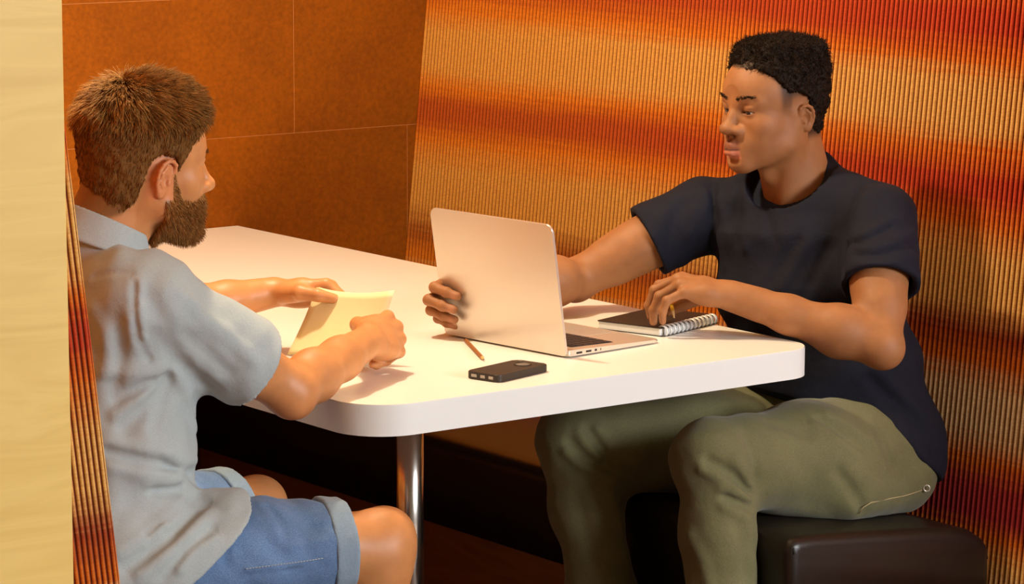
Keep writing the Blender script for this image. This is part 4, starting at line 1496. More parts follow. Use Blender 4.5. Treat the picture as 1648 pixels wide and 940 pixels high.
for a_, b_, d_ in ((hipN, knN, anN), (hipF, knF, anF)):
    F.chain([a_, a_ * 0.5 + b_ * 0.5, b_], [0.080, 0.068, 0.050], 0.04)
    F.chain([b_, b_ * 0.68 + d_ * 0.32, d_], [0.050, 0.048, 0.034], 0.03)
v, f = F.mesh()
body2.append((v, f, np.tile(SK2, (len(v), 1))))
v, f, c = join_meshes(body2)
man2 = mesh_obj('person', v, f, M_SKIN2, None, c)
tag(man2, 'man in navy T-shirt and olive trousers, one hand holding the open laptop', 'person')
for s_ in (-1, 1):
    make_eye(man2, RH, PH, s_, (0.90, 0.12, -0.36), HS2)

# hair: short curls standing up on top, cropped sides
F = Field((-0.135, -0.100, -0.09), (0.115, 0.100, 0.170), 0.0018)
F.ell((-0.014, 0, 0.030), (0.096, 0.0745, 0.085), 0)
F.ell((0.026, 0, 0.026), (0.060, 0.064, 0.062), 0.03)
F.ell((-0.055, 0, 0.0), (0.050, 0.062, 0.062), 0.03)
F.ell((-0.045, 0, -0.035), (0.052, 0.056, 0.05), 0.03)
X, Y, Z = F.ax[0][:, None, None], F.ax[1][None, :, None], F.ax[2][None, None, :]
thick = 0.0035 + 0.008 * sstep(0.02, 0.075, Z) * np.ones_like(X + Y) + 0.006 * sstep(-0.05, -0.10, X) * sstep(-0.06, 0.0, Z)
thick = thick * (1 - 0.85 * sstep(0.02, 0.065, X))
F.d -= thick.astype(np.float32)
F.rbox((-0.033, 0, 0.090), (0.072, 0.067, 0.036), 0.024, 0.015)
F.ripple(0.0022, 0.045, 77)
F.rbox((-0.042, 0, 0.050), (0.070, 0.072, 0.06), 0.045, 0.02)
XX = F.ax[0].astype(np.float64)
zl = np.interp(XX, [-0.14, -0.075, -0.055, -0.045, -0.036, -0.012, 0.012, 0.020, 0.048, 0.056, 0.12],
               [-0.062, -0.062, -0.050, -0.02, 0.022, 0.030, 0.036, 0.044, 0.074, 0.082, 0.084])
F.comb(tuple(slice(None) for _ in range(3)), (zl[:, None, None] - Z + 0 * Y).astype(np.float32), 0.006, 'i')
F.grain(0.0040, 0.0085, 3)
F.grain(0.0022, 0.0045, 4)
v, f = F.mesh()
nh = vert_normals(v, f)
HC2 = np.array(lin(30, 20, 13))
sel = RNG.choice(len(v), 14000)
rt, dn = v[sel] + RNG.normal(0, 0.0006, (14000, 3)), nh[sel]
dn = dn + RNG.normal(0, 0.5, dn.shape)
dn = dn / np.linalg.norm(dn, axis=1)[:, None]
topw = sstep(0.03, 0.09, rt[:, 2])
sv, sf = strands(rt - nh[sel] * 0.001, dn, 0.002 + 0.0065 * topw * RNG.uniform(0.5, 1, len(rt)), 0.0007, RNG.normal(0, 0.4, dn.shape), m=4, curl=(0.0014, 1.0))
hc = np.concatenate([np.tile(HC2, (len(v), 1)), np.tile(HC2 * 1.5, (len(sv), 1))])
v, f = np.concatenate([v, sv]), np.concatenate([f, sf + len(v)])
M_HAIR = mat_pigment('hair', 0.65, 0.12, 0.18, 90)
mesh_obj('hair', Wd(v), f, M_HAIR, man2, hc)

# eyebrows
def add_brows(parent, hv, hn_, W_, col, zc0=0.0175, wid=0.0032, cnt=900, mat=None):
    for s_ in (-1, 1):
        yy = hv[:, 1] * s_
        m_ = (yy > 0.011) & (yy < 0.050) & (hv[:, 0] > 0.045)
        zc = zc0 + 0.0045 * np.sin((yy - 0.011) / 0.039 * 2.4)
        m_ &= np.abs(hv[:, 2] - zc) < wid * (1.15 - (yy - 0.011) / 0.06)
        ids = np.where(m_)[0]
        ids = RNG.choice(ids, min(len(ids), cnt))
        d_ = np.tile(V3(-0.5, s_ * 0.8, 0.15), (len(ids), 1)) + hn_[ids] * 0.50 + RNG.normal(0, 0.15, (len(ids), 3))
        d_ /= np.linalg.norm(d_, axis=1)[:, None]
        a_, b_ = strands(hv[ids] + hn_[ids] * 0.0003 + RNG.normal(0, 0.0008, (len(ids), 3)), d_, RNG.uniform(0.004, 0.008, len(ids)), 0.0006, np.zeros((len(ids), 3)), m=3)
        tag(mesh_obj('eyebrow', W_(a_), b_, mat, parent, np.tile(col, (len(a_), 1))), kind='stuff')


add_brows(man2, head2_v, head2_n, Wd, HC2, zc0=0.0245, wid=0.0034, cnt=1300, mat=M_HAIR)


# ---- clothes
def mat_cloth(name, c0, c1, scale=700.0, rough=0.85, bump=0.25, sheen=0.15, big=0.12, nmap=None):
    m, nt, b = new_mat(name)
    tc = nt.nodes.new('ShaderNodeTexCoord')
    n1 = N(nt, 'ShaderNodeTexNoise', Scale=scale, Detail=2.0)
    n2 = N(nt, 'ShaderNodeTexNoise', Scale=9.0, Detail=4.0)
    for n in (n1, n2):
        nt.links.new(tc.outputs['Object'], n.inputs['Vector'])
    r = ramp(nt, [(0.35, c0), (0.65, c1)])
    nt.links.new(n1.outputs['Fac'], r.inputs['Fac'])
    r2 = ramp(nt, [(0.3, (1 - big,) * 3), (0.7, (1 + big,) * 3)])
    nt.links.new(n2.outputs['Fac'], r2.inputs['Fac'])
    mx = N(nt, 'ShaderNodeMix', data_type='RGBA', blend_type='MULTIPLY')
    mx.inputs[0].default_value = 1.0
    nt.links.new(r.outputs['Color'], mx.inputs[6])
    nt.links.new(r2.outputs['Color'], mx.inputs[7])
    nt.links.new(mx.outputs[2], b.inputs['Base Color'])
    b.inputs['Roughness'].default_value = rough
    b.inputs['Specular IOR Level'].default_value = 0.2
    b.inputs['Sheen Weight'].default_value = sheen
    bp = N(nt, 'ShaderNodeBump', Strength=bump, Distance=0.001)
    nt.links.new(n1.outputs['Fac'], bp.inputs['Height'])
    n3 = N(nt, 'ShaderNodeTexNoise', Scale=38.0, Detail=3.0, Distortion=0.6)
    nt.links.new(tc.outputs['Object'], n3.inputs['Vector'])
    bp2 = N(nt, 'ShaderNodeBump', Strength=0.35, Distance=0.004)
    nt.links.new(n3.outputs['Fac'], bp2.inputs['Height'])
    nt.links.new(bp.outputs['Normal'], bp2.inputs['Normal'])
    nt.links.new(bp2.outputs['Normal'], b.inputs['Normal'])
    return m


M_NAVY = mat_cloth('navy_cotton', lin(21, 22, 33), lin(28, 30, 43), big=0.10, sheen=0.0)
M_OLIVE = mat_cloth('olive_cotton', lin(100, 98, 66), lin(116, 113, 80), big=0.12)


def shirt2():
    F = Field((0.42, -0.09, 0.36), (0.97, 0.62, 1.075), 0.0040)
    F.loft(pel + V3(0.005, 0, -0.06), wai, (0.158, 0.196), (0.132, 0.176), (lat_p, lat_t))
    for hp in (hipN, hipF):
        F.ell(hp + V3(0.055, 0, 0.0), (0.110, 0.104, 0.108), 0.05)
    F.loft(wai, che, (0.125, 0.172), (0.126, 0.180), lat_t, 0.05)
    F.loft(che, uch, (0.126, 0.180), (0.100, 0.165), lat_t, 0.05)
    F.loft(uch, (0.692, 0.286, 0.945), (0.100, 0.155), (0.070, 0.100), lat_t, 0.05)
    F.cone((0.695, 0.286, 0.955), neck_w + V3(0.012, 0, 0.035), 0.080, 0.066, 0.04)
    for sh, el, q in ((shN, elN, 0.54), (shF, elF, 0.44)):
        ua = el - sh
        # slope from the neck down to the shoulder point
        F.chain([neck_w + V3(0.024, 0, 0.006), (neck_w * 0.55 + sh * 0.45) + V3(0.014, 0, -0.002), sh], [0.060, 0.057, 0.060], 0.045)
        F.cone(sh, sh + ua * q, 0.066, 0.074, 0.035)
    return F


F = shirt2()
# soft drape folds
ctr = lambda a, b, t: V3(a) * (1 - t) + V3(b) * t
F.ripple(0.0022, 0.16, 11, (1, 1, 0.5))
F.ripple(0.0012, 0.07, 12, (1, 1, 0.5))
for pts_, w_, d_ in FOLDS2:
    F.fold([V3(q) for q in pts_], w_, d_)
for sh, el, q in ((shN, elN, 0.54), (shF, elF, 0.44)):
    ua = unit(el - sh)
    L_ = np.linalg.norm(el - sh)
    e_ = sh + ua * L_ * q
    # square hem
    q_ = F.sub(e_ - 0.13, e_ + 0.16)
    sl, x, y, z = q_
    dot = (x - np.float32(e_[0])) * np.float32(ua[0]) + (y - np.float32(e_[1])) * np.float32(ua[1]) + (z - np.float32(e_[2])) * np.float32(ua[2])
    rad = np.sqrt(np.maximum((x - np.float32(e_[0])) ** 2 + (y - np.float32(e_[1])) ** 2 + (z - np.float32(e_[2])) ** 2 - dot ** 2, 0))
    g_ = np.maximum(-dot, rad - 0.12)
    g_ = np.maximum(g_, dot - 0.14)
    F.d[sl] = np.maximum(F.d[sl], -g_)
    F.cone(e_ - ua * 0.030, e_ + ua * 0.06, 0.0595, 0.066, 0.004, 's')
# neck opening: crew neck, high behind and low in front, finished with a rolled band
ncen = neck_w + V3(-0.006, -0.004, 0.022)
ring_n = unit((-0.62, -0.10, 0.78))
sl, x, y, z = F.sub(ncen - 0.10, ncen + 0.10)
px_, py_, pz_ = x - np.float32(ncen[0]), y - np.float32(ncen[1]), z - np.float32(ncen[2])
dot = px_ * np.float32(ring_n[0]) + py_ * np.float32(ring_n[1]) + pz_ * np.float32(ring_n[2])
rad = np.sqrt(np.maximum(px_ ** 2 + py_ ** 2 + pz_ ** 2 - dot ** 2, 0))
F.d[sl] = np.maximum(F.d[sl], np.minimum(dot - 0.004, 0.090 - rad))
F.cone(ncen - ring_n * 0.020, ncen + ring_n * 0.08, 0.061, 0.064, 0.004, 's')
F.comb(sl, (np.sqrt((rad - np.float32(0.0675)) ** 2 + (dot - np.float32(0.001)) ** 2) - np.float32(0.0068)).astype(np.float32), 0.006, 'u')
# hem lies over the lap at the front and hangs to the seat behind
F.plane((0.60, 0.2, 0.606), (-0.66, 0.0, -1.0), 0.004)
v, f = F.mesh()
v = smooth_verts(v, f, 3, 0.5)
tsh = mesh_obj('t_shirt', v, f, M_NAVY, man2)
tsh['label'] = 'navy short-sleeved T-shirt'

F = Field((0.17, -0.06, 0.045), (0.97, 0.56, 0.70), 0.0045)
F.loft(pel + V3(0.0, 0, -0.005), wai + V3(0, 0, -0.02), (0.132, 0.178), (0.112, 0.160), (lat_p, lat_t))
for hp, kn, an in ((hipN, knN, anN), (hipF, knF, anF)):
    F.ell(hp + V3(0.060, 0, -0.005), (0.092, 0.088, 0.088), 0.05)
    F.chain([hp, hp * 0.55 + kn * 0.45, hp * 0.18 + kn * 0.82, kn], [0.104, 0.093, 0.075, 0.068], 0.03)
    F.ell(kn + V3(-0.012, 0, 0.006), (0.060, 0.060, 0.060), 0.03)
    F.chain([kn, kn * 0.7 + an * 0.3, kn * 0.3 + an * 0.7, an + V3(0, 0, 0.0)], [0.067, 0.065, 0.062, 0.058], 0.035)
for hp, kn in ((hipN, knN), (hipF, knF)):
    ua = kn - hp
    F.chain([hp + V3(0.05, 0, -0.035), hp + ua * 0.35 + V3(0, 0, -0.040), hp + ua * 0.80 + V3(0, 0, -0.042)], [0.090, 0.076, 0.052], 0.05)
F.rbox((0.72, 0.222, 0.445), (0.14, 0.190, 0.052), 0.05, 0.06, R=rot_cols((0.97, 0, -0.10), lat_p, (0.1, 0, 1)))
F.ripple(0.0018, 0.12, 21)
F.ripple(0.0010, 0.05, 22)
for pts_, w_, d_ in FOLDS2T:
    F.fold([V3(q) for q in pts_], w_, d_)

q_ = F.sub((0.365, -0.06, 0.05), (0.97, 0.56, 0.44))
sl, x, y, z = q_
F.d[sl] = np.maximum(F.d[sl], (np.float32(0.4135) - np.maximum(x - np.float32(0.42), 0) * np.float32(0.105) - z) + 0 * y)
v, f = F.mesh()
v = smooth_verts(v, f, 1, 0.5)
tro = mesh_obj('trousers', v, f, M_OLIVE, man2)
M_CORD = mat_plain('pale_cord', lin(176, 160, 118), 0.7)
obj('cord', tube_bm(bmesh.new(), [Vector(q) for q in CORD], 0.0011, 6), M_CORD, tro, True)
ce = Vector(CORD[-1]) + Vector((0.006, -0.006, 0.004))
ring_path = [ce + (Vector((0.8, -0.6, 0)) * math.cos(2 * math.pi * k / 16) + Vector((0, 0, 1)) * math.sin(2 * math.pi * k / 16)) * 0.006 for k in range(16)]
obj('toggle_ring', tube_bm(bmesh.new(), ring_path, 0.0016, 6, closed=True), mat_plain('pale_metal', lin(214, 208, 196), 0.3, metal=0.6), tro, True)

# shoes, under the table
M_SHOE = mat_plain('dark_shoe', lin(48, 40, 34), 0.6)
M_SOLE = mat_plain('pale_sole', lin(200, 196, 186), 0.7)
for an in (anN, anF):
    F = Field((an[0] - 0.24, an[1] - 0.07, -0.002), (an[0] + 0.10, an[1] + 0.07, 0.13), 0.004)
    F.cone(an + V3(0.01, 0, 0.0), an + V3(0.02, 0, -0.05), 0.045, 0.042)
    F.loft(an + V3(0.03, 0, -0.055), an + V3(-0.17, 0.0, -0.063), (0.042, 0.040), (0.028, 0.046), (0, 1, 0), 0.04)
    F.plane((0, 0, 0.014), (0, 0, -1))
    v, f = F.mesh()
    sho = mesh_obj('shoe', v, f, M_SHOE, man2)
    F = Field((an[0] - 0.26, an[1] - 0.08, -0.01), (an[0] + 0.12, an[1] + 0.08, 0.03), 0.004)
    F.loft(an + V3(0.03, 0, -0.080), an + V3(-0.17, 0.0, -0.080), (0.05, 0.043), (0.05, 0.050), (0, 1, 0))
    F.plane((0, 0, 0.014), (0, 0, 1))
    F.plane((0, 0, 0.001), (0, 0, -1))
    v, f = F.mesh()
    mesh_obj('sole', v, f, M_SOLE, sho)


# ================================================================ bearded man in the grey-blue shirt (left of the table)
SK1 = np.array(lin(200, 136, 84))
M_SKIN1 = mat_skin('fair_tanned_skin', 0.45, 0.15)
R1, P1 = head_frame((-0.798, 0.178, 1.150), (0.996, -0.07, -0.06))
HS1 = 1.0
neck1 = V3(-0.880, 0.205, 1.010)
nl1 = (R1.T @ (neck1 - P1)) / HS1
F, skull1 = head_field(dict(nose_w=0.0120, nose_l=0.107, tip_w=0.0100, lips=0.006, lip_x=0.085, jaw=0.052, neck=0.062, lid_up=12, lid_low=-18, ear=(0.004, 0.0, -0.009)), nl1)
v, f = F.mesh()
v = smooth_verts(v, f, 1, 0.4)
hn1 = vert_normals(v, f)
c = np.tile(SK1, (len(v), 1))
ay = np.abs(v[:, 1])
lipm = sstep(-0.086, -0.080, v[:, 2]) * sstep(-0.057, -0.062, v[:, 2]) * sstep(0.073, 0.079, v[:, 0]) * sstep(0.0245, 0.019, ay)
c = blend(c, lipm * 0.7, lin(190, 110, 90))
earp = (ay > 0.066) & (v[:, 0] < 0.010) & (v[:, 0] > -0.038) & (np.abs(v[:, 2] + 0.017) < 0.036)
c = blend(c, earp * 0.35, lin(216, 130, 92))
W1 = lambda q: P1 + (np.asarray(q) * HS1) @ R1.T
HC1 = np.array(lin(124, 84, 40))
# hair-root shading of the scalp (pigment of the stubble)
zl1 = lambda x: np.interp(x, [-0.14, -0.088, -0.070, -0.052, -0.042, -0.034, -0.016, 0.008, 0.014, 0.030, 0.048, 0.062, 0.075, 0.12],
                          [-0.085, -0.085, -0.078, -0.055, -0.012, 0.012, 0.022, 0.016, -0.006, 0.024, 0.058, 0.080, 0.090, 0.094])
sc_m = sstep(-0.006, 0.006, v[:, 2] - zl1(v[:, 0])) * (~earp)
c = blend(c, sc_m * 0.9, HC1 * 0.8)
beard_z = lambda x: np.interp(x, [-0.02, -0.004, 0.012, 0.030, 0.055, 0.075, 0.11], [-0.02, 0.0, -0.012, -0.052, -0.060, -0.052, -0.050])
bd = sstep(0.006, -0.006, v[:, 2] - beard_z(v[:, 0])) * sstep(-0.018, -0.006, v[:, 0] + 0.10 * v[:, 2]) * sstep(-0.135, -0.120, v[:, 2]) * (~earp)
bd *= 1 - lipm
c = blend(c, bd * 0.75, HC1)
body1 = [(W1(v), f, c)]
h1v, h1n, h1f = v, hn1, f

sh1, el1, wr1 = V3(-0.868, 0.085, 0.945), V3(-0.606, 0.066, 0.774), V3(-0.362, 0.196, 0.812)
F = Field((-0.96, -0.02, 0.68), (-0.18, 0.36, 1.02), 0.0024)
arm(F, sh1, el1, wr1, 1.0, 0.02, 0)
tips1, nails = hand(F, wr1, (0.84, 0.46, 0.00), (0.50, -0.66, 0.52), 1,
                    dict(index=(62, 62, 30, 2), middle=(66, 70, 34, 0), ring=(70, 76, 36, -2), little=(74, 78, 38, -5)),
                    [(0.70, 0.40, -0.50), (0.85, -0.05, -0.50), (0.75, -0.15, -0.62)], 1.08)
v, f = F.mesh()
v = smooth_verts(v, f, 1, 0.5)
c = np.tile(SK1, (len(v), 1))
c = blend(c, gauss(v, el1 + V3(0.01, 0, -0.03), 0.035) * 0.4, lin(205, 120, 88))
for k_ in ('index', 'middle', 'ring', 'little'):
    c = blend(c, gauss(v, tips1[k_][0], 0.011) * 0.3, lin(214, 128, 92))
body1.append((v, f, c))

sh1f, el1f, wr1f = V3(-0.800, 0.420, 0.955), V3(-0.566, 0.590, 0.822), V3(-0.328, 0.551, 0.847)
F = Field((-0.90, 0.30, 0.73), (-0.16, 0.66, 1.03), 0.0024)
arm(F, sh1f, el1f, wr1f, 1.0)
tips1f, nails = hand(F, wr1f, (0.74, -0.64, 0.06), (0.30, 0.30, 0.90), -1,
                     dict(index=(40, 38, 18, 3), middle=(44, 40, 18, 0), ring=(50, 40, 18, -2), little=(56, 40, 18, -5)),
                     [(0.72, 0.66, -0.20), (0.92, 0.26, -0.26), (0.92, -0.12, -0.22)], 1.08)
v, f = F.mesh()
v = smooth_verts(v, f, 1, 0.5)
c = np.tile(SK1, (len(v), 1))
th_ = tips1f['thumb']
body1.append((v, f, c))

hip1, kn1, an1 = V3(-0.930, 0.080, 0.520), V3(-0.496, -0.018, 0.514), V3(-0.455, -0.010, 0.095)
hip1f, kn1f, an1f = V3(-0.900, 0.300, 0.515), V3(-0.484, 0.392, 0.492), V3(-0.440, 0.400, 0.095)
latp1 = unit((0.03, 0.22, 0.0))
latt1 = unit((0.068, 0.335, 0.0))
pel1, wai1, che1, uch1 = V3(-0.925, 0.190, 0.515), V3(-0.874, 0.205, 0.680), V3(-0.846, 0.228, 0.840), V3(-0.858, 0.238, 0.925)
F = Field((-1.08, -0.10, 0.05), (-0.35, 0.52, 1.06), 0.006)
F.loft(pel1, wai1, (0.115, 0.165), (0.100, 0.150), (latp1, latt1))
F.loft(wai1, che1, (0.100, 0.150), (0.108, 0.165), latt1, 0.04)
F.loft(che1, uch1, (0.108, 0.165), (0.085, 0.150), latt1, 0.04)
F.cone(uch1, neck1, 0.08, 0.058, 0.04)
F.cone(uch1, sh1, 0.06, 0.052, 0.03)
F.cone(uch1, sh1f, 0.06, 0.052, 0.03)
for a_, b_, d_ in ((hip1, kn1, an1), (hip1f, kn1f, an1f)):
    F.chain([a_, a_ * 0.5 + b_ * 0.5, b_], [0.085, 0.074, 0.056], 0.04)
    F.ell(b_ + V3(0.022, 0, 0.012), (0.046, 0.046, 0.048), 0.03)
    F.ell(b_ + V3(0.010, 0, -0.035), (0.045, 0.042, 0.045), 0.03)
    F.chain([b_ + V3(-0.005, 0, -0.02), b_ * 0.68 + d_ * 0.32 + V3(-0.016, 0, 0), d_], [0.054, 0.056, 0.036], 0.03)
v, f = F.mesh()
v = smooth_verts(v, f, 2, 0.5)
body1.append((v, f, np.tile(SK1 * 0.96, (len(v), 1))))
v, f, c = join_meshes(body1)
man1 = mesh_obj('person', v, f, M_SKIN1, None, c)
tag(man1, 'bearded man in a grey-blue shirt and denim shorts holding a cream folder', 'person')
for s_ in (-1, 1):
    make_eye(man1, R1, P1, s_, (0.95, -0.05, -0.2), HS1)

# hair: cropped sides, longer tousled top swept to the crown
F = Field((-0.145, -0.110, -0.11), (0.130, 0.110, 0.185), 0.0020)
F.ell((-0.014, 0, 0.030), (0.096, 0.0745, 0.085), 0.045)
F.ell((0.024, 0, 0.026), (0.060, 0.064, 0.062), 0.04)
F.ell((-0.055, 0, 0.0), (0.050, 0.062, 0.062), 0.03)
F.ell((-0.048, 0, -0.040), (0.052, 0.056, 0.06), 0.03)
X, Y, Z = F.ax[0][:, None, None], F.ax[1][None, :, None], F.ax[2][None, None, :]
th_top = 0.0045 + 0.0210 * sstep(-0.01, 0.115, Z) + 0.0 * X + 0 * Y - 0.006 * sstep(0.04, 0.09, X)
F.d -= th_top.astype(np.float32)
zz_ = zl1(F.ax[0].astype(np.float64))
F.comb(tuple(slice(None) for _ in range(3)), (zz_[:, None, None] - Z + 0 * Y).astype(np.float32), 0.006, 'i')
F.grain(0.0022, 0.012, 13)
F.grain(0.0010, 0.005, 14)
v, f = F.mesh()
nh = vert_normals(v, f)
out = (nh * (v - V3(-0.015, 0, 0.02))).sum(1) > 0
cand = np.where(out)[0]
wgt = 0.85 + 0.5 * sstep(0.03, 0.09, v[cand, 2])
sel = RNG.choice(cand, 22000, p=wgt / wgt.sum())
rt, dn = v[sel] + RNG.normal(0, 0.0007, (22000, 3)), nh[sel]
top = sstep(0.030, 0.100, rt[:, 2])
crown = V3(-0.050, 0.0, 0.11)
away = rt - crown
away[:, 2] *= 0.3
away /= np.maximum(np.linalg.norm(away, axis=1), 1e-6)[:, None]
down = np.tile(V3(-0.25, 0, -1.0), (len(rt), 1))
comb = away * top[:, None] + down * (1 - top)[:, None]
comb -= dn * (comb * dn).sum(1)[:, None]
comb /= np.maximum(np.linalg.norm(comb, axis=1), 1e-6)[:, None]
tuft = np.sin(rt[:, 0] * 210 + 3 * np.sin(rt[:, 1] * 90)) * np.sin(rt[:, 1] * 190 + 1.3)
lift = (0.30 + 0.55 * top + 0.25 * tuft * top)[:, None]
dd = comb + dn * lift + RNG.normal(0, 0.16, dn.shape)
dd /= np.linalg.norm(dd, axis=1)[:, None]
front = sstep(0.045, 0.085, rt[:, 0])
ln_ = (0.007 + 0.020 * top) * (1 - 0.55 * front) * RNG.uniform(0.6, 1.15, len(rt))
dd[:, 2] += 0.55 * front
dd /= np.linalg.norm(dd, axis=1)[:, None]
sv, sf = strands(rt - dn * 0.001, dd, ln_, 0.00075, comb * 0.25 - dn * 0.18, m=4)
light = np.clip(top * (0.45 + 0.45 * tuft + RNG.normal(0, 0.25, len(rt))), 0, 1)
sc_col = HC1[None, :] * (1 - light[:, None]) + np.array(lin(196, 144, 78))[None, :] * light[:, None]
sc_col = np.repeat(sc_col, 12, axis=0)
hc = np.concatenate([np.tile(HC1 * 0.75, (len(v), 1)), sc_col])
v, f = np.concatenate([v, sv]), np.concatenate([f, sf + len(v)])
mesh_obj('hair', W1(v), f, M_HAIR, man1, hc)

# beard: hairs rooted on the jaw, cheeks, chin and upper lip
idv = np.where((bd > 0.4) & (h1v[:, 2] < 0.0))[0]
ids = RNG.choice(idv, 8000)
rt, dn = h1v[ids], h1n[ids]
dd = dn * 0.55 + np.tile(V3(0.15, 0, -0.9), (len(ids), 1)) + RNG.normal(0, 0.22, dn.shape)
dd /= np.linalg.norm(dd, axis=1)[:, None]
fullness = sstep(-0.02, -0.075, rt[:, 2])
lb_ = (0.004 + 0.012 * fullness) * RNG.uniform(0.6, 1.1, len(ids))
sv, sf = strands(rt - dn * 0.0006, dd, lb_, 0.0008, np.tile(V3(0.1, 0, -0.1), (len(ids), 1)), m=4)
lg = RNG.uniform(0, 0.5, len(ids))
bc = HC1[None, :] * 1.35 * (1 - lg[:, None]) + np.array(lin(206, 146, 84))[None, :] * lg[:, None]
tag(mesh_obj('beard', W1(sv), sf, M_HAIR, man1, np.repeat(bc, 12, axis=0)), kind='stuff')
add_brows(man1, h1v, h1n, W1, HC1, mat=M_HAIR)

# ---- clothes
M_SHIRT = mat_cloth('grey_blue_chambray', lin(154, 165, 168), lin(172, 181, 182), scale=900.0, big=0.06, bump=0.15)
M_DENIM = mat_cloth('washed_denim', lin(78, 106, 146), lin(102, 128, 164), scale=600.0, big=0.30, bump=0.25)
M_DENIM_IN = mat_cloth('denim_reverse', lin(118, 138, 158), lin(136, 154, 170), scale=800.0, big=0.12, bump=0.2)


def cut_end(F, e_, ax, arm_r0, arm_r1, depth=0.03, box_=0.13, rmax=0.12, hollow=True):
    ua = unit(ax)
    sl, x, y, z = F.sub(e_ - box_, e_ + box_ * 1.2)
    dot = (x - np.float32(e_[0])) * np.float32(ua[0]) + (y - np.float32(e_[1])) * np.float32(ua[1]) + (z - np.float32(e_[2])) * np.float32(ua[2])
    rad = np.sqrt(np.maximum((x - np.float32(e_[0])) ** 2 + (y - np.float32(e_[1])) ** 2 + (z - np.float32(e_[2])) ** 2 - dot ** 2, 0))
    g_ = np.maximum(np.maximum(-dot, rad - rmax), dot - box_)
    F.d[sl] = np.maximum(F.d[sl], -g_)
    if hollow:
        F.cone(e_ - ua * depth, e_ + ua * 0.06, arm_r0, arm_r1, 0.004, 's')


F = Field((-1.12, -0.06, 0.38), (-0.58, 0.58, 1.10), 0.0042)
F.loft(pel1 + V3(0.0, 0, -0.03), wai1, (0.140, 0.185), (0.132, 0.175), (latp1, latt1))
F.loft(wai1, che1, (0.132, 0.175), (0.130, 0.184), latt1, 0.05)
F.loft(che1, uch1, (0.130, 0.184), (0.106, 0.172), latt1, 0.05)
F.loft(uch1, uch1 + V3(-0.005, 0, 0.055), (0.106, 0.170), (0.075, 0.115), latt1, 0.05)
F.cone(uch1 + V3(-0.01, 0, 0.05), neck1 + V3(0, 0, 0.012), 0.080, 0.070, 0.03)
for sh, el, q in ((sh1, el1, 0.74), (sh1f, el1f, 0.74)):
    ua = el - sh
    F.cone(uch1 * 0.4 + sh * 0.6 + V3(0, 0, 0.014), sh + V3(0, 0, 0.006), 0.064, 0.070, 0.05)
    F.cone(sh, sh + ua * (q + 0.04), 0.073, 0.072, 0.035)
F.cone(hip1 + V3(-0.03, 0.01, -0.02), hip1 + (kn1 - hip1) * 0.40, 0.117, 0.113, 0.05)
F.cone(hip1f + V3(-0.03, -0.01, -0.02), hip1f + (kn1f - hip1f) * 0.40, 0.117, 0.113, 0.05)
F.ripple(0.0030, 0.15, 31, (1, 1, 0.7))
F.ripple(0.0016, 0.06, 32, (1, 1, 0.7))
for pts_, w_, d_ in FOLDS1:
    F.fold([V3(q) for q in pts_], w_, d_)
for sh, el, q in ((sh1, el1, 0.74), (sh1f, el1f, 0.74)):
    ua = el - sh
    cut_end(F, sh + ua * q, ua, 0.060, 0.062, 0.035)
nc1 = neck1 + V3(0.008, 0, 0.016)
rn1 = unit((0.36, -0.05, 0.93))
sl, x, y, z = F.sub(nc1 - 0.11, nc1 + 0.11)
dot = (x - np.float32(nc1[0])) * np.float32(rn1[0]) + (y - np.float32(nc1[1])) * np.float32(rn1[1]) + (z - np.float32(nc1[2])) * np.float32(rn1[2])
F.d[sl] = np.maximum(F.d[sl], dot - 0.004)
F.cone(nc1 - rn1 * 0.03, nc1 + rn1 * 0.08, 0.064, 0.075, 0.005, 's')
F.plane((-0.745, 0.0, 0.600), (0.77, 0.0, -1.0), 0.005)
v, f = F.mesh()
v = smooth_verts(v, f, 1, 0.5)
shirt1 = mesh_obj('shirt', v, f, M_SHIRT, man1)
shirt1['label'] = 'grey-blue short-sleeved shirt'
# collar: folded band standing round the neck
F = Field(nc1 - 0.125, nc1 + 0.125, 0.0026)
cc = nc1 + rn1 * 0.012
F.cone(cc - rn1 * 0.022, cc + rn1 * 0.030, 0.090, 0.076)
F.cone(cc - rn1 * 0.05, cc + rn1 * 0.06, 0.0815, 0.066, 0.002, 's')
for sg in (1, -1):
    p_ = cc + rn1 * (0.022 if sg > 0 else -0.026)
    F.plane(p_, rn1 * sg + (V3(0.10, 0, 0) if sg > 0 else V3(0)), 0.004)
F.plane(cc + V3(0.058, 0, 0), (1.0, -0.3, 0.25), 0.003)
v, f = F.mesh()
mesh_obj('collar', v, f, M_SHIRT, shirt1)

F = Field((-1.10, -0.13, 0.36), (-0.44, 0.55, 0.68), 0.0044)
F.loft(pel1, wai1 + V3(0, 0, -0.06), (0.132, 0.180), (0.115, 0.160), (latp1, latt1))
for hp, kn in ((hip1, kn1), (hip1f, kn1f)):
    ua = kn - hp
    F.ell(hp + V3(-0.03, 0, -0.01), (0.085, 0.085, 0.075), 0.05)
    F.chain([hp, hp + ua * 0.5, hp + ua * 0.86], [0.098, 0.092, 0.080], 0.03)
F.ripple(0.0020, 0.10, 41)
F.ripple(0.0012, 0.045, 42)
for pts_, w_, d_ in FOLDS1S:
    F.fold([V3(q) for q in pts_], w_, d_)
for hp, kn in ((hip1, kn1), (hip1f, kn1f)):
    cut_end(F, hp + (kn - hp) * 0.84, kn - hp, 0.070, 0.075, 0.03)
sl, x, y, z = F.sub((-1.10, -0.13, 0.36), (-0.575, 0.55, 0.44))
F.d[sl] = np.maximum(F.d[sl], (np.float32(0.4135) - np.maximum(np.float32(-0.638) - x, 0) * np.float32(0.105) - z) + 0 * y)
v, f = F.mesh()
v = smooth_verts(v, f, 1, 0.5)
shorts = mesh_obj('shorts', v, f, M_DENIM, man1)
M_THREAD = mat_plain('pale_thread', lin(170, 180, 190), 0.8)
bm = bmesh.new()
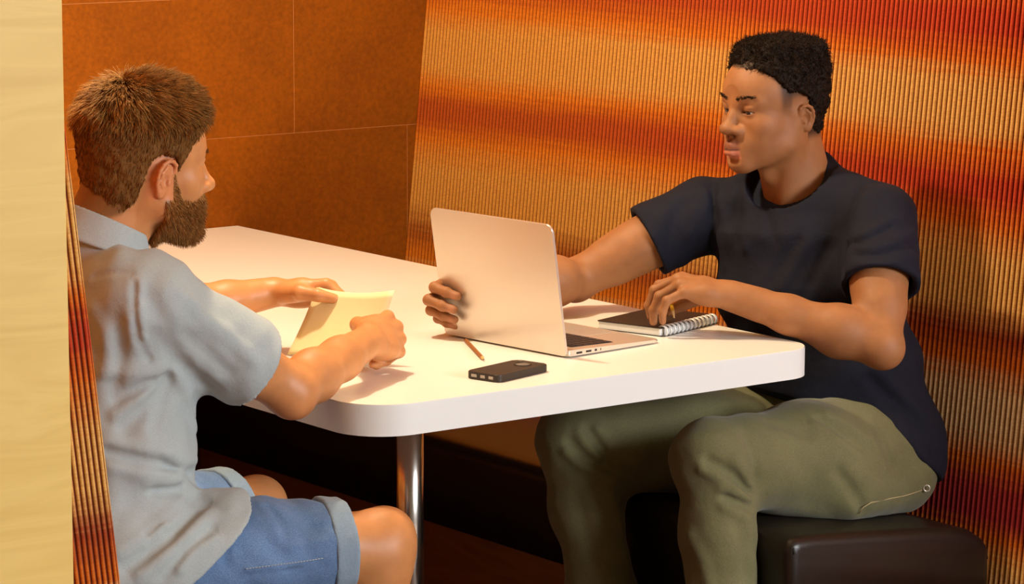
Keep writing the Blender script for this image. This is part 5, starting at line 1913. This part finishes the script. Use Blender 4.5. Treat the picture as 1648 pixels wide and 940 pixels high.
P_ = [Vector(q) + Vector((-0.0012, -0.0032, 0.0022)) for q in SHORTS_SEAM]
for a_, b_ in zip(P_[:-1], P_[1:]):
    n_ = max(2, int((b_ - a_).length / 0.005))
    for i in range(n_):
        tube_bm(bm, [a_.lerp(b_, (i + 0.1) / n_), a_.lerp(b_, (i + 0.8) / n_)], 0.0007, 4)
tag(obj('seam_stitching', bm, M_THREAD, shorts), kind='stuff')
for hp, kn in ((hip1, kn1), (hip1f, kn1f)):
    ua = kn - hp
    e0, e1 = hp + ua * 0.775, hp + ua * 0.865
    F = Field(np.minimum(e0, e1) - 0.12, np.maximum(e0, e1) + 0.12, 0.0032)
    F.cone(e0 - ua * 0.2, e1 + ua * 0.2, 0.0885, 0.0840)
    F.cone(e0 - ua * 0.4, e1 + ua * 0.4, 0.0755, 0.0735, 0, 's')
    F.ripple(0.0012, 0.05, 43)
    F.plane(e0, -ua, 0.004)
    F.plane(e1, ua, 0.004)
    v, f = F.mesh()
    mesh_obj('rolled_cuff', v, f, M_DENIM_IN, shorts)
for an in (an1, an1f):
    F = Field((an[0] - 0.10, an[1] - 0.07, -0.002), (an[0] + 0.24, an[1] + 0.07, 0.13), 0.004)
    F.cone(an + V3(-0.01, 0, 0.0), an + V3(-0.02, 0, -0.05), 0.046, 0.042)
    F.loft(an + V3(-0.03, 0, -0.055), an + V3(0.17, 0.0, -0.063), (0.042, 0.040), (0.028, 0.046), (0, 1, 0), 0.04)
    F.plane((0, 0, 0.014), (0, 0, -1))
    v, f = F.mesh()
    sho = mesh_obj('shoe', v, f, M_SHOE, man1)
    F = Field((an[0] - 0.12, an[1] - 0.08, -0.01), (an[0] + 0.26, an[1] + 0.08, 0.03), 0.004)
    F.loft(an + V3(-0.03, 0, -0.080), an + V3(0.17, 0.0, -0.080), (0.05, 0.043), (0.05, 0.050), (0, 1, 0))
    F.plane((0, 0, 0.014), (0, 0, 1))
    F.plane((0, 0, 0.001), (0, 0, -1))
    v, f = F.mesh()
    mesh_obj('sole', v, f, M_SOLE, sho)
